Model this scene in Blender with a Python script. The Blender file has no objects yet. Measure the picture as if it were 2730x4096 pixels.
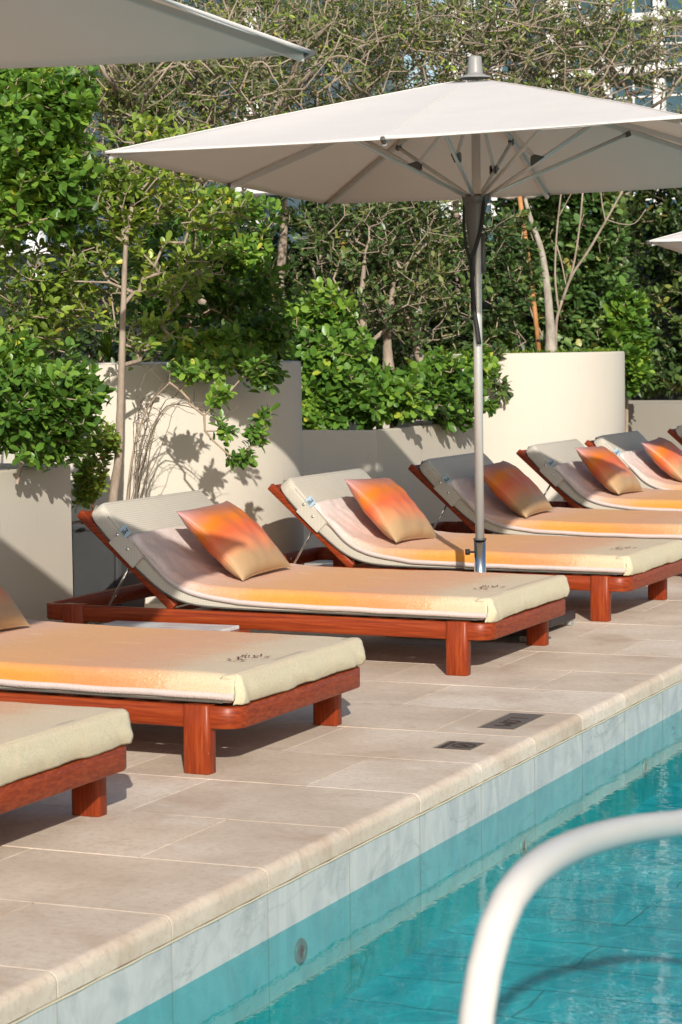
import bpy, bmesh, math, random
import numpy as np
from mathutils import Vector, Matrix, noise
R = math.radians
sc = bpy.context.scene
col = sc.collection
rng = np.random.default_rng(7)
random.seed(7)

# ------------------------------------------------------------------ camera
F_PX, YAW, PITCH, ROLL = 9286.4, .41436, .070967, -.01425
CAM = np.array([2.9038, 0.0, 1.5167])
PW, PH = 2730, 4096
_d = np.array([-math.sin(YAW)*math.cos(PITCH), math.cos(YAW)*math.cos(PITCH), -math.sin(PITCH)])
_r = np.cross(_d, [0, 0, 1]); _r /= np.linalg.norm(_r)
_u = np.cross(_r, _d)
CR = _r*math.cos(ROLL)+_u*math.sin(ROLL); CU = -_r*math.sin(ROLL)+_u*math.cos(ROLL); CD = _d
def at(x, y, Y):
    """point of the world plane Y seen at picture position x, y (a 1568 x 2353 grid)"""
    x *= 1.7411; y *= 1.7411
    v = CD+CR*(x-PW/2)/F_PX-CU*(y-PH/2)/F_PX
    return Vector(CAM+v*(Y/v[1]))
cam = bpy.data.cameras.new('camera'); co = bpy.data.objects.new('camera', cam); col.objects.link(co)
cam.sensor_fit = 'VERTICAL'; cam.sensor_height = 36; cam.sensor_width = 24
cam.lens = F_PX/PH*36; cam.clip_start = .1; cam.clip_end = 2000
co.matrix_world = Matrix(((CR[0], CU[0], -CD[0], CAM[0]), (CR[1], CU[1], -CD[1], CAM[1]), (CR[2], CU[2], -CD[2], CAM[2]), (0, 0, 0, 1)))
cam.dof.use_dof = True; cam.dof.focus_distance = 10.6; cam.dof.aperture_fstop = 10
sc.camera = co

# ------------------------------------------------------------------ light
EL = 24.2
sd = Vector((-.49, .87, -.4487)).normalized()
sun = bpy.data.lights.new('sun', 'SUN'); so = bpy.data.objects.new('sun', sun); col.objects.link(so)
sun.energy = 5.0; sun.angle = R(.53); sun.color = (1, .945, .86)
so.rotation_euler = sd.to_track_quat('-Z', 'Y').to_euler()
so.location = (5, -5, 10)
w = bpy.data.worlds.new('World'); sc.world = w; w.use_nodes = True
nt = w.node_tree; bgn = nt.nodes['Background']
sky = nt.nodes.new('ShaderNodeTexSky'); sky.sky_type = 'NISHITA'; sky.sun_disc = False
sky.sun_elevation = R(EL); sky.sun_rotation = R(150.6); sky.air_density = 1.0; sky.dust_density = 1.2
nt.links.new(sky.outputs[0], bgn.inputs[0]); bgn.inputs[1].default_value = .13
sc.view_settings.view_transform = 'Standard'; sc.view_settings.look = 'None'; sc.view_settings.exposure = 0
sc.cycles.max_bounces = 8; sc.cycles.transparent_max_bounces = 12
sc.cycles.diffuse_bounces = 4; sc.cycles.caustics_reflective = False; sc.cycles.caustics_refractive = False

# ------------------------------------------------------------------ materials
class NT:
    def __init__(s, name):
        s.m = bpy.data.materials.new(name); s.m.use_nodes = True; s.t = s.m.node_tree; s.n = s.t.nodes
        s.b = s.n['Principled BSDF']; s.out = s.n['Material Output']
    def add(s, typ, **k):
        n = s.n.new(typ)
        for a, v in k.items(): setattr(n, a, v)
        return n
    def link(s, a, b): s.t.links.new(a, b)
    def set(s, **k):
        for a, v in k.items(): s.b.inputs[a.replace('_', ' ')].default_value = v
    def coord(s, out='Object', scale=(1, 1, 1), loc=(0, 0, 0)):
        c = s.add('ShaderNodeTexCoord'); mp = s.add('ShaderNodeMapping')
        mp.inputs['Scale'].default_value = scale; mp.inputs['Location'].default_value = loc
        s.link(c.outputs[out], mp.inputs[0]); return mp.outputs[0]
    def noise(s, vec, scale, detail=4, rough=.55, dist=0):
        n = s.add('ShaderNodeTexNoise'); s.link(vec, n.inputs['Vector'])
        n.inputs['Scale'].default_value = scale; n.inputs['Detail'].default_value = detail
        n.inputs['Roughness'].default_value = rough; n.inputs['Distortion'].default_value = dist
        return n.outputs[0]
    def ramp(s, fac, stops, interp='LINEAR'):
        r = s.add('ShaderNodeValToRGB'); s.link(fac, r.inputs[0]); e = r.color_ramp.elements
        r.color_ramp.interpolation = interp
        while len(e) < len(stops): e.new(.5)
        for i, (p, c) in enumerate(stops):
            e[i].position = p; e[i].color = (c[0], c[1], c[2], 1) if isinstance(c, (tuple, list)) else (c, c, c, 1)
        return r.outputs[0]
    def mix(s, a, b, fac, mode='MIX'):
        m = s.add('ShaderNodeMix', data_type='RGBA', blend_type=mode)
        for i, v in ((6, a), (7, b)):
            if isinstance(v, (tuple, list)): m.inputs[i].default_value = (*v[:3], 1)
            else: s.link(v, m.inputs[i])
        if isinstance(fac, (int, float)): m.inputs[0].default_value = fac
        else: s.link(fac, m.inputs[0])
        return m.outputs[2]
    def math(s, op, a, b=None, c=None):
        m = s.add('ShaderNodeMath', operation=op)
        for i, v in enumerate((a, b, c)):
            if v is None: continue
            if isinstance(v, (int, float)): m.inputs[i].default_value = v
            else: s.link(v, m.inputs[i])
        return m.outputs[0]
    def bump(s, h, strength=.3, dist=.01):
        b = s.add('ShaderNodeBump'); s.link(h, b.inputs['Height'])
        b.inputs['Strength'].default_value = strength; b.inputs['Distance'].default_value = dist
        s.link(b.outputs[0], s.b.inputs['Normal']); return b.outputs[0]
    def base(s, c):
        if isinstance(c, (tuple, list)): s.b.inputs['Base Color'].default_value = (*c[:3], 1)
        else: s.link(c, s.b.inputs['Base Color'])

def simple(name, c, rough=.6, metal=0, bump=0, bscale=60, var=.15, spec=.5):
    m = NT(name); v = m.coord()
    n = m.noise(v, bscale*.15, 3)
    m.base(m.mix(c, tuple(x*(1-var) for x in c), n))
    m.set(Roughness=rough, Metallic=metal); m.b.inputs['Specular IOR Level'].default_value = spec
    if bump: m.bump(m.noise(v, bscale, 3), bump, .004)
    return m.m

def attr_fac(m, name='tint'):
    a = m.add('ShaderNodeAttribute'); a.attribute_name = name; return a.outputs['Fac']

def mat_stone(name='limestone'):
    m = NT(name); v = m.coord()
    big = m.noise(v, 2.2, 4, .6); fine = m.noise(v, 160, 3, .7); sp = m.noise(v, 340, 2, .5)
    f = m.math('ADD', m.math('MULTIPLY', big, .8), m.math('MULTIPLY', attr_fac(m), .2))
    c = m.ramp(f, [(.28, (.55, .43, .325)), (.5, (.67, .545, .425)), (.72, (.78, .665, .55))])
    c = m.mix(c, (.40, .30, .22), m.ramp(m.noise(m.coord(scale=(1, 1, 1), loc=(5, 5, 0)), 38, 5, .75), [(.30, .5), (.52, 0)]))
    c = m.mix(c, (.36, .20, .11), m.ramp(m.noise(m.coord(loc=(7, 3, 0)), 3.1, 5, .6, .4), [(.55, 0), (.80, .6)]))
    c = m.mix(c, (.80, .74, .66), m.ramp(m.noise(m.coord(loc=(2, 9, 0)), 4.3, 5, .6, .8), [(.60, 0), (.8, .6)]))
    c = m.mix(c, (.16, .10, .06), m.ramp(sp, [(.26, .75), (.33, 0)]))
    c = m.mix(c, (.20, .14, .10), m.ramp(m.noise(m.coord(scale=(30, 90, 30)), 3, 3, .6), [(.2, .5), (.36, 0)]))
    m.base(c); m.set(Roughness=.75)
    m.bump(m.math('ADD', fine, m.math('MULTIPLY', sp, .6)), .35, .0025)
    return m.m
def mat_marble(name, a=(.60, .575, .54), b=(.42, .42, .41), scale=1.0):
    m = NT(name); v = m.coord(scale=(1, .75, 1.6), loc=(0, 0, 0))
    at_ = m.add('ShaderNodeAttribute'); at_.attribute_name = 'tint'
    off = m.add('ShaderNodeVectorMath', operation='MULTIPLY'); m.link(at_.outputs['Vector'], off.inputs[0]); off.inputs[1].default_value = (9, 17, 5)
    ad = m.add('ShaderNodeVectorMath', operation='ADD'); m.link(v, ad.inputs[0]); m.link(off.outputs[0], ad.inputs[1]); v = ad.outputs[0]
    rot = m.add('ShaderNodeMapping'); m.link(v, rot.inputs[0]); rot.inputs['Rotation'].default_value = (.75, .1, .5); rot.inputs['Scale'].default_value = (1.2, 5.5, 1.3)
    n = m.noise(rot.outputs[0], 1.6*scale, 7, .62, 1.3)
    c = m.ramp(n, [(.3, b), (.46, tuple((p+q)/2 for p, q in zip(a, b))), (.6, a)])
    vein = m.math('ABSOLUTE', m.math('SUBTRACT', m.noise(v, 2.0*scale, 6, .6, .9), .5))
    c = m.mix(c, (.26, .26, .22), m.ramp(m.math('ADD', vein, m.math('MULTIPLY', m.noise(v, 1.1, 2), .035)), [(.012, .6), (.020, .2), (.034, 0)]))
    c = m.mix(c, (.52, .46, .32), m.ramp(m.noise(v, 3, 3), [(.62, 0), (.8, .4)]))
    m.base(c); m.set(Roughness=.32)
    return m.m
def mat_wood(name='mahogany', g=(1.6, 14, 60), g2=(3, 60, 160)):
    m = NT(name)
    v = m.coord(scale=g); n = m.noise(v, 2.0, 5, .6, .6)
    v2 = m.coord(scale=g2); n2 = m.noise(v2, 4, 3, .6)
    c = m.ramp(n, [(.25, (.12, .016, .004)), (.5, (.235, .034, .008)), (.72, (.34, .066, .015))])
    c = m.mix(c, (.10, .018, .008), m.ramp(n2, [(.28, .6), (.45, 0)]))
    sc_ = m.noise(m.coord(scale=(5, 5, 2.2)), 5, 5, .7, 1.2)
    c = m.mix(c, (.62, .35, .26), m.ramp(sc_, [(.70, 0), (.76, .4)]))
    m.base(c); m.set(Roughness=.42); m.b.inputs['Specular IOR Level'].default_value = .22; m.b.inputs['Coat Weight'].default_value = .08; m.b.inputs['Coat Roughness'].default_value = .3
    m.bump(n2, .08, .001)
    return m.m
def mat_weave(name='woven_fabric', c=(.52, .475, .395)):
    m = NT(name); v = m.coord()
    ws = []
    for ax in ('X', 'Y', 'Z'):
        wv = m.add('ShaderNodeTexWave', bands_direction=ax); m.link(v, wv.inputs[0]); wv.inputs['Scale'].default_value = 36; ws.append(wv.outputs[1])
    h = m.math('MULTIPLY', ws[0], m.math('MAXIMUM', ws[1], ws[2]))
    n = m.noise(v, 9, 3)
    cc = m.mix(tuple(x*.78 for x in c), tuple(min(1, x*1.22) for x in c), m.math('ADD', m.math('MULTIPLY', h, .8), m.math('MULTIPLY', n, .3)))
    m.base(cc); m.set(Roughness=.9); m.bump(h, .3, .0012); return m.m
def mat_towel():
    m = NT('terry_towel'); c0 = m.add('ShaderNodeTexCoord'); s = m.add('ShaderNodeSeparateXYZ'); m.link(c0.outputs['Object'], s.inputs[0])
    x = m.math('SUBTRACT', s.outputs[0], .9)          # back to lounger X
    v = m.coord(); fine = m.noise(v, 130, 3, .75); mid = m.noise(v, 7, 3)
    f = m.math('DIVIDE', m.math('ADD', x, 2.65), 2.0)
    f = m.math('ADD', f, m.math('MULTIPLY', m.math('SUBTRACT', mid, .5), .10))
    f = m.math('ADD', f, m.math('MULTIPLY', m.math('SUBTRACT', fine, .5), .30))
    c = m.ramp(f, [(0, (.72, .66, .64)), (.09, (.70, .58, .54)), (.17, (.70, .46, .38)), (.26, (.72, .37, .22)), (.38, (.74, .32, .075)),
                   (.52, (.74, .30, .06)), (.66, (.68, .28, .11)), (.78, (.66, .34, .17)), (.84, (.64, .51, .33)), (1, (.61, .56, .40))])
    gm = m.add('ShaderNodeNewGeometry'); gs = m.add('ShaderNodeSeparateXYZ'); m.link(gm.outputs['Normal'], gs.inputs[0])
    c = m.mix(c, (.70, .47, .34), m.ramp(gs.outputs[2], [(.25, 0), (1, .24)]))      # grazing sheen painted in: upward faces paler
    c = m.mix(c, tuple([.55]*3), m.ramp(m.noise(v, 210, 2, .8), [(.30, .5), (.56, 0)]), 'MULTIPLY')
    c = m.mix(c, (.85, .62, .42), m.ramp(m.noise(m.coord(scale=(1, 4, 1)), 5, 4, .6, .8), [(.58, 0), (.75, .30)]))
    m.base(c); m.set(Roughness=.95); m.b.inputs['Specular IOR Level'].default_value = .1
    m.b.inputs['Sheen Weight'].default_value = .12; m.b.inputs['Sheen Roughness'].default_value = .4
    m.b.inputs['Sheen Tint'].default_value = (1, .9, .82, 1)
    m.bump(m.math('ADD', m.noise(v, 260, 3, .7), m.math('MULTIPLY', m.noise(v, 14, 3, .5, .6), 1.6)), .55, .004)
    return m.m
def mat_pillow():
    m = NT('satin_print'); c0 = m.add('ShaderNodeTexCoord'); s = m.add('ShaderNodeSeparateXYZ'); m.link(c0.outputs['Object'], s.inputs[0])
    # local y runs up the cushion, -0.25 .. 0.25
    n = m.noise(m.coord(), 3, 2)
    f = m.math('ADD', m.math('MULTIPLY', s.outputs[1], 2.0), .5)
    f = m.math('ADD', f, m.math('MULTIPLY', m.math('SUBTRACT', n, .5), .22))
    c = m.ramp(f, [(.04, (.42, .28, .15)), (.2, (.43, .27, .14)), (.34, (.64, .22, .10)), (.5, (.66, .13, .045)), (.68, (.64, .17, .012)), (.82, (.48, .17, .09)), (.96, (.42, .22, .21))])
    m.base(c); m.set(Roughness=.42); m.b.inputs['Specular IOR Level'].default_value = .3
    m.bump(m.noise(m.coord(scale=(1, .5, 1)), 16, 3, .5, 1), .25, .006); return m.m
def mat_canopy():
    m = NT('canopy_cloth'); v = m.coord()
    n = m.noise(v, 1.3, 4); c = m.mix((.90, .895, .865), (.84, .835, .80), n)
    c = m.mix(c, (.42, .38, .30), m.ramp(m.noise(m.coord(loc=(4, 4, 4)), 5, 4, .7), [(.70, 0), (.85, .35)]))
    m.base(c); m.set(Roughness=.9); m.b.inputs['Specular IOR Level'].default_value = .15
    m.bump(m.math('ADD', m.noise(m.coord(scale=(1, 1, 3)), 3, 3, .5, .5), m.math('MULTIPLY', m.noise(v, 500, 2), .03)), .35, .02)
    tr = m.add('ShaderNodeBsdfTranslucent'); tr.inputs[0].default_value = (.86, .58, .41, 1)
    mx = m.add('ShaderNodeMixShader'); mx.inputs[0].default_value = .29
    m.link(m.b.outputs[0], mx.inputs[1]); m.link(tr.outputs[0], mx.inputs[2]); m.link(mx.outputs[0], m.out.inputs[0])
    return m.m
def mat_leaf(name, lo, mid, hi, trans=.3, rough=.38):
    m = NT(name); c = m.ramp(attr_fac(m), [(0, lo), (.5, mid), (.9, hi), (1, (hi[0]*1.5+.05, hi[1]*1.1, hi[2]))])
    m.base(c); m.set(Roughness=rough); m.b.inputs['Specular IOR Level'].default_value = .5
    tr = m.add('ShaderNodeBsdfTranslucent'); m.link(m.mix(c, (.30, .45, .03), .35), tr.inputs[0])
    mx = m.add('ShaderNodeMixShader'); mx.inputs[0].default_value = trans
    m.link(m.b.outputs[0], mx.inputs[1]); m.link(tr.outputs[0], mx.inputs[2]); m.link(mx.outputs[0], m.out.inputs[0])
    return m.m
def mat_bark(name, a, b):
    m = NT(name); v = m.coord(scale=(1, 1, .35)); n = m.noise(v, 14, 5, .7)
    m.base(m.ramp(n, [(.3, a), (.7, b)])); m.set(Roughness=.85); m.bump(m.noise(m.coord(scale=(1, 1, .4)), 60, 4, .7), .5, .006); return m.m
def mat_plaster(name='cream_plaster', c=(.60, .545, .455)):
    m = NT(name); v = m.coord(); n = m.noise(v, 1.4, 4)
    cc = m.mix(c, tuple(x*.86 for x in c), n)
    cc = m.mix(cc, (.30, .27, .23), m.ramp(m.noise(m.coord(scale=(9, 9, 1.6)), 1.7, 5, .75), [(.62, 0), (.76, .5)]))
    cc = m.mix(cc, (.26, .25, .22), m.ramp(m.noise(m.coord(scale=(26, 26, 7), loc=(3, 1, 0)), 1.0, 3, .6), [(.74, 0), (.79, .6)]))
    m.base(cc); m.set(Roughness=.8); m.bump(m.math('ADD', m.noise(v, 45, 3), m.math('MULTIPLY', m.noise(v, 5, 2), .8)), .18, .005); return m.m
def mat_water():
    m = NT('pool_water'); m.n.remove(m.b)
    v = m.coord(scale=(1, 1, 1))
    n1 = m.noise(v, 3.2, 3, .5, .6); n2 = m.noise(m.coord(scale=(1, 1.3, 1), loc=(3, 2, 0)), 11, 3, .55, .8)
    h = m.math('ADD', n1, m.math('MULTIPLY', n2, .30))
    b = m.add('ShaderNodeBump'); b.inputs['Strength'].default_value = .06; b.inputs['Distance'].default_value = .02; m.link(h, b.inputs['Height'])
    fr = m.add('ShaderNodeLayerWeight'); fr.inputs[0].default_value = .5; m.link(b.outputs[0], fr.inputs['Normal'])
    fz = m.math('ADD', m.math('MULTIPLY', m.math('POWER', fr.outputs['Facing'], 4.6), .97), .03)
    gl = m.add('ShaderNodeBsdfGlossy'); gl.inputs['Roughness'].default_value = .0; m.link(b.outputs[0], gl.inputs['Normal'])
    tr = m.add('ShaderNodeBsdfTransparent'); tr.inputs[0].default_value = (.19, .80, .84, 1)
    mx = m.add('ShaderNodeMixShader'); m.link(fz, mx.inputs[0]); m.link(tr.outputs[0], mx.inputs[1]); m.link(gl.outputs[0], mx.inputs[2])
    m.link(mx.outputs[0], m.out.inputs[0]); return m.m
def mat_pool_floor():
    m = NT('pool_tile'); v = m.coord()
    wob = m.add('ShaderNodeVectorMath', operation='ADD'); nz = m.add('ShaderNodeTexNoise'); m.link(v, nz.inputs['Vector']); nz.inputs['Scale'].default_value = 5
    s1 = m.add('ShaderNodeVectorMath', operation='SCALE'); m.link(nz.outputs[1], s1.inputs[0]); s1.inputs['Scale'].default_value = .07
    m.link(v, wob.inputs[0]); m.link(s1.outputs[0], wob.inputs[1]); v2 = wob.outputs[0]
    n = m.noise(v2, 2.0, 6, .65, 1.5)
    c = m.ramp(n, [(.28, (.16, .48, .53)), (.5, (.28, .68, .71)), (.68, (.48, .84, .85))])
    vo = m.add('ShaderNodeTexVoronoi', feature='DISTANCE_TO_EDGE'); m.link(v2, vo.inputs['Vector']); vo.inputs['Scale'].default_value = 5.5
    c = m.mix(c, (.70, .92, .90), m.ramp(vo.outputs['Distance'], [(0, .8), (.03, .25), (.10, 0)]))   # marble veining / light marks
    c = m.mix(c, (.10, .30, .36), m.ramp(m.noise(m.coord(scale=(1.5, .6, 1), loc=(1, 1, 0)), 1.3, 5, .65, 1.2), [(.45, 0), (.7, .7)]))
    br = m.add('ShaderNodeTexBrick'); m.link(v2, br.inputs[0]); br.offset = 0.5
    br.inputs['Scale'].default_value = 1; br.inputs['Brick Width'].default_value = 1.2; br.inputs['Row Height'].default_value = .3; br.inputs['Mortar Size'].default_value = .006
    c = m.mix(c, (.08, .22, .24), m.math('MULTIPLY', br.outputs['Fac'], .6))
    m.base(c); m.set(Roughness=.5); return m.m

M = dict(stone=mat_stone(), grout=simple('grout', (.30, .245, .18), .9, bump=.3, var=.4, bscale=20), marble=mat_marble('pool_marble'), tmarble=mat_marble('white_marble', (.72, .72, .70), (.40, .42, .44), 2),
         wood=mat_wood(), woodleg=mat_wood('mahogany_upright', (40, 22, 2.2), (120, 80, 4)), weave=mat_weave(), towel=mat_towel(), pillow=mat_pillow(), canopy=mat_canopy(), plaster=mat_plaster(),
         chrome=simple('polished_steel', (.72, .70, .66), .12, 1, var=.05), alu=simple('brushed_aluminium', (.62, .60, .57), .36, .35, var=.05),
         dkplastic=simple('dark_plastic', (.09, .085, .08), .45), hubgrey=simple('grey_plastic', (.105, .10, .095), .42), black=simple('black_strap', (.012, .012, .013), .7),
         hem=simple('hem_cotton', (.60, .50, .46), .95, bump=.5, bscale=120), cotton=simple('cotton_tape', (.75, .74, .72), .9), label=simple('label_cloth', (.42, .56, .66), .8), ink=simple('ink', (.02, .02, .025), .8),
         logo=simple('dark_red_print', (.13, .014, .008), .8), logo2=simple('coral_print', (.65, .14, .07), .8),
         potgrey=simple('charcoal_pot', (.062, .065, .068), .55, bump=.3, bscale=30, var=.5), soil=simple('soil', (.06, .04, .028), .95, bump=.8, bscale=60),
         plate=simple('marker_plate', (.17, .14, .12), .55, bump=.4, bscale=90, var=.5), platetxt=simple('marker_letters', (.045, .022, .018), .6), platerim=simple('marker_rim', (.40, .33, .24), .8),
         whitepaint=simple('white_paint', (.68, .645, .59), .34, var=.10, bscale=40), dark=simple('dark_mesh', (.018, .022, .02), .9), base=simple('umbrella_base', (.02, .02, .022), .5),
         bark=mat_bark('pale_bark', (.20, .15, .11), (.42, .335, .26)), twig=mat_bark('twig_bark', (.22, .155, .105), (.46, .35, .25)), stake=mat_bark('stake_wood', (.30, .12, .035), (.55, .27, .10)),
         greybark=mat_bark('grey_bark', (.20, .17, .13), (.48, .42, .35)),
         leafA=mat_leaf('ficus_leaf', (.04, .10, .018), (.12, .25, .035), (.30, .46, .06)),
         leafB=mat_leaf('yellow_green_leaf', (.07, .12, .02), (.21, .31, .045), (.42, .52, .07)),
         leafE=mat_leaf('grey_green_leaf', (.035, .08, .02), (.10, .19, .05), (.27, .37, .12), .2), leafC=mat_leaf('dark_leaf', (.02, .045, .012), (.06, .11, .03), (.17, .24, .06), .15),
         leafD=mat_leaf('olive_leaf', (.05, .065, .02), (.12, .15, .045), (.27, .28, .08), .3, .55),
         grass=mat_leaf('grass_blade', (.05, .12, .01), (.14, .26, .02), (.35, .48, .04), .35),
         white_b=simple('white_facade', (.74, .74, .73), .7, var=.06), glass_b=simple('window_glass', (.05, .10, .13), .15), grey_b=simple('grey_facade', (.36, .38, .41), .7), teal=simple('blue_screen', (.10, .20, .26), .6), paleglass=simple('pale_glass', (.40, .42, .42), .8))
M['greybrown'] = mat_bark('grey_brown_bark', (.10, .075, .055), (.27, .21, .16)); M['shadeplaster'] = mat_plaster('shaded_plaster', (.27, .245, .205)); M['water'] = mat_water(); M['poolfloor'] = mat_pool_floor()  # second plaster is the cream one darkened for shade on the far right boxes

# ------------------------------------------------------------------ mesh helpers
def tag(o, label=None, cat=None, group=None, kind=None):
    if label: o['label'] = label
    if cat: o['category'] = cat
    if group: o['group'] = group
    if kind: o['kind'] = kind
    return o
def empty(name, loc, label, cat, group=None, rz=0):
    o = bpy.data.objects.new(name, None); col.objects.link(o); o.location = loc; o.rotation_euler = (0, 0, rz)
    o.empty_display_size = .1; return tag(o, label, cat, group)
def obj(name, bm, mat, parent=None, smooth=False, loc=None):
    me = bpy.data.meshes.new(name)
    if isinstance(bm, bmesh.types.BMesh): bm.to_mesh(me); bm.free()
    else: me.from_pydata(*bm)
    mats = mat if isinstance(mat, (list, tuple)) else [mat]
    for q in mats: me.materials.append(M[q] if isinstance(q, str) else q)
    if smooth:
        for p in me.polygons: p.use_smooth = True
    me.update(); o = bpy.data.objects.new(name, me); col.objects.link(o)
    if parent: o.parent = parent
    if loc is not None: o.location = loc
    return o
def sharp(o, ang=35):
    """smooth shading with creases kept: edges sharper than ang stay sharp"""
    bm = bmesh.new(); bm.from_mesh(o.data)
    for f in bm.faces: f.smooth = True
    for e in bm.edges:
        if len(e.link_faces) == 2 and e.calc_face_angle(0) > R(ang): e.smooth = False
    bm.to_mesh(o.data); bm.free(); return o
def add_box(bm, lo, hi, bev=.0, seg=2):
    t = bmesh.new(); bmesh.ops.create_cube(t, size=1)
    for v in t.verts: v.co = Vector([lo[i]+(v.co[i]+.5)*(hi[i]-lo[i]) for i in range(3)])
    if bev: bmesh.ops.bevel(t, geom=list(t.edges), offset=bev, segments=seg, profile=.5, affect='EDGES')
    join(bm, t); return bm
def join(bm, t, mtx=None, mi=0):
    vs = [bm.verts.new(mtx @ v.co if mtx else v.co) for v in t.verts]; t.verts.index_update()
    for f in t.faces:
        try:
            nf = bm.faces.new([vs[v.index] for v in f.verts]); nf.smooth = f.smooth; nf.material_index = mi or f.material_index
        except ValueError: pass
    t.free()
def tube_bm(bm, pts, rads, n=10, cap=True):
    pts = [Vector(p) for p in pts]
    if isinstance(rads, (int, float)): rads = [rads]*len(pts)
    up = Vector((0, 0, 1)); rings = []; prev = None
    for i, p in enumerate(pts):
        d = (pts[min(i+1, len(pts)-1)]-pts[max(i-1, 0)]).normalized()
        if prev is None:
            a = d.cross(up) if abs(d.z) < .95 else d.cross(Vector((1, 0, 0)))
        else: a = prev-d*prev.dot(d)
        a.normalize(); b = d.cross(a); prev = a
        rings.append([bm.verts.new(p+(a*math.cos(k*2*math.pi/n)+b*math.sin(k*2*math.pi/n))*rads[i]) for k in range(n)])
    for q in range(len(rings)-1):
        for k in range(n):
            f = bm.faces.new((rings[q][k], rings[q][(k+1) % n], rings[q+1][(k+1) % n], rings[q+1][k])); f.smooth = True
    if cap:
        bm.faces.new(rings[0][::-1]); bm.faces.new(rings[-1])
    return bm
def beam_bm(bm, a, b, wdt, hgt, up=(0, 0, 1), bev=.004):
    a = Vector(a); b = Vector(b); d = (b-a); L = d.length; d.normalize(); s = d.cross(Vector(up)).normalized(); u = s.cross(d)
    t = bmesh.new(); bmesh.ops.create_cube(t, size=1)
    for v in t.verts: v.co = Vector((v.co.x*L, v.co.y*wdt, v.co.z*hgt))
    if bev: bmesh.ops.bevel(t, geom=list(t.edges), offset=bev, segments=2, profile=.5, affect='EDGES')
    m = Matrix(((d.x, s.x, u.x, 0), (d.y, s.y, u.y, 0), (d.z, s.z, u.z, 0), (0, 0, 0, 1))); m.translation = (a+b)/2
    join(bm, t, m); return bm
def lathe_bm(bm, prof, n=32, c=(0, 0)):
    rings = [[bm.verts.new((c[0]+r*math.cos(k*2*math.pi/n), c[1]+r*math.sin(k*2*math.pi/n), z)) for k in range(n)] for r, z in prof]
    for q in range(len(rings)-1):
        for k in range(n):
            f = bm.faces.new((rings[q][k], rings[q][(k+1) % n], rings[q+1][(k+1) % n], rings[q+1][k])); f.smooth = True
    if prof[-1][0] > 0: bm.faces.new(rings[-1])
    return bm
def spline(P, n):
    """catmull-rom through P resampled to n points of equal arc length"""
    P = [np.array(p, float) for p in P]; Q = [2*P[0]-P[1]]+P+[2*P[-1]-P[-2]]; out = []
    for i in range(1, len(Q)-2):
        for t in np.linspace(0, 1, 12, endpoint=False):
            a, b, c, d = Q[i-1:i+3]
            out.append(.5*((2*b)+(-a+c)*t+(2*a-5*b+4*c-d)*t*t+(-a+3*b-3*c+d)*t**3))
    out.append(P[-1]); out = np.array(out)
    L = np.r_[0, np.cumsum(np.linalg.norm(np.diff(out, axis=0), axis=1))]
    s = np.linspace(0, L[-1], n)
    return np.stack([np.interp(s, L, out[:, k]) for k in range(out.shape[1])], 1)
def set_tint(o, vals):
    a = o.data.attributes.new('tint', 'FLOAT', 'FACE'); a.data.foreach_set('value', np.asarray(vals, np.float32))
def text_mesh(s, size, mtx, mat, parent, name, ext=.0006):
    cu = bpy.data.curves.new(name, 'FONT'); cu.body = s; cu.size = size; cu.extrude = ext; cu.align_x = 'CENTER'; cu.align_y = 'CENTER'
    t = bpy.data.objects.new(name+'_src', cu); me = bpy.data.meshes.new_from_object(t); bpy.data.objects.remove(t); bpy.data.curves.remove(cu)
    me.transform(mtx); me.materials.clear(); me.materials.append(M[mat]); o = bpy.data.objects.new(name, me); col.objects.link(o); o.parent = parent; return o

# ------------------------------------------------------------------ ground, deck, pool
Y0, ROW = 4.833, .6
SL = .008
def gz(x): return SL*max(0, -x-.9)
def slab(V, Fc, T, x0, x1, y0, y1, zt=0., th=.03):
    g = .0016; x0 += g; x1 -= g; y0 += g; y1 -= g; b = len(V); c = .0009
    t = random.random()
    for (xa, xb, ya, yb, zz) in ((x0, x1, y0, y1, -.004), (x0+c, x1-c, y0+c, y1-c, 0)):
        for (x, y) in ((xa, ya), (xb, ya), (xb, yb), (xa, yb)): V.append((x, y, zt+zz+gz(x)))
    for k in range(4): Fc.append((b+k, b+(k+1) % 4, b+4+(k+1) % 4, b+4+k)); T.append(t)
    Fc.append((b+4, b+5, b+6, b+7)); T.append(t)
V, Fc, T = [], [], []
k0, k1 = -14, 62
for k in range(k0, k1):
    y = Y0+k*ROW
    x = -.43 if k % 2 == 0 else -.80
    while x > -13:
        nx = x-.75
        # a break in the slope line at -.9
        slab(V, Fc, T, nx, x, y, y+ROW); x = nx
o = obj('deck', (V, [], Fc), 'stone'); set_tint(o, T); tag(o, kind='structure')
b = bmesh.new()
vs = [b.verts.new(p) for p in ((-.03, Y0+k0*ROW, -.005), (-.9, Y0+k0*ROW, -.005), (-13, Y0+k0*ROW, gz(-13)-.005), (-13, Y0+k1*ROW, gz(-13)-.005), (-.9, Y0+k1*ROW, -.005), (-.03, Y0+k1*ROW, -.005))]
b.faces.new((vs[0], vs[5], vs[4], vs[1])); b.faces.new((vs[1], vs[4], vs[3], vs[2]))
tag(obj('grout_bed', b, 'grout'), kind='structure')
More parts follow.
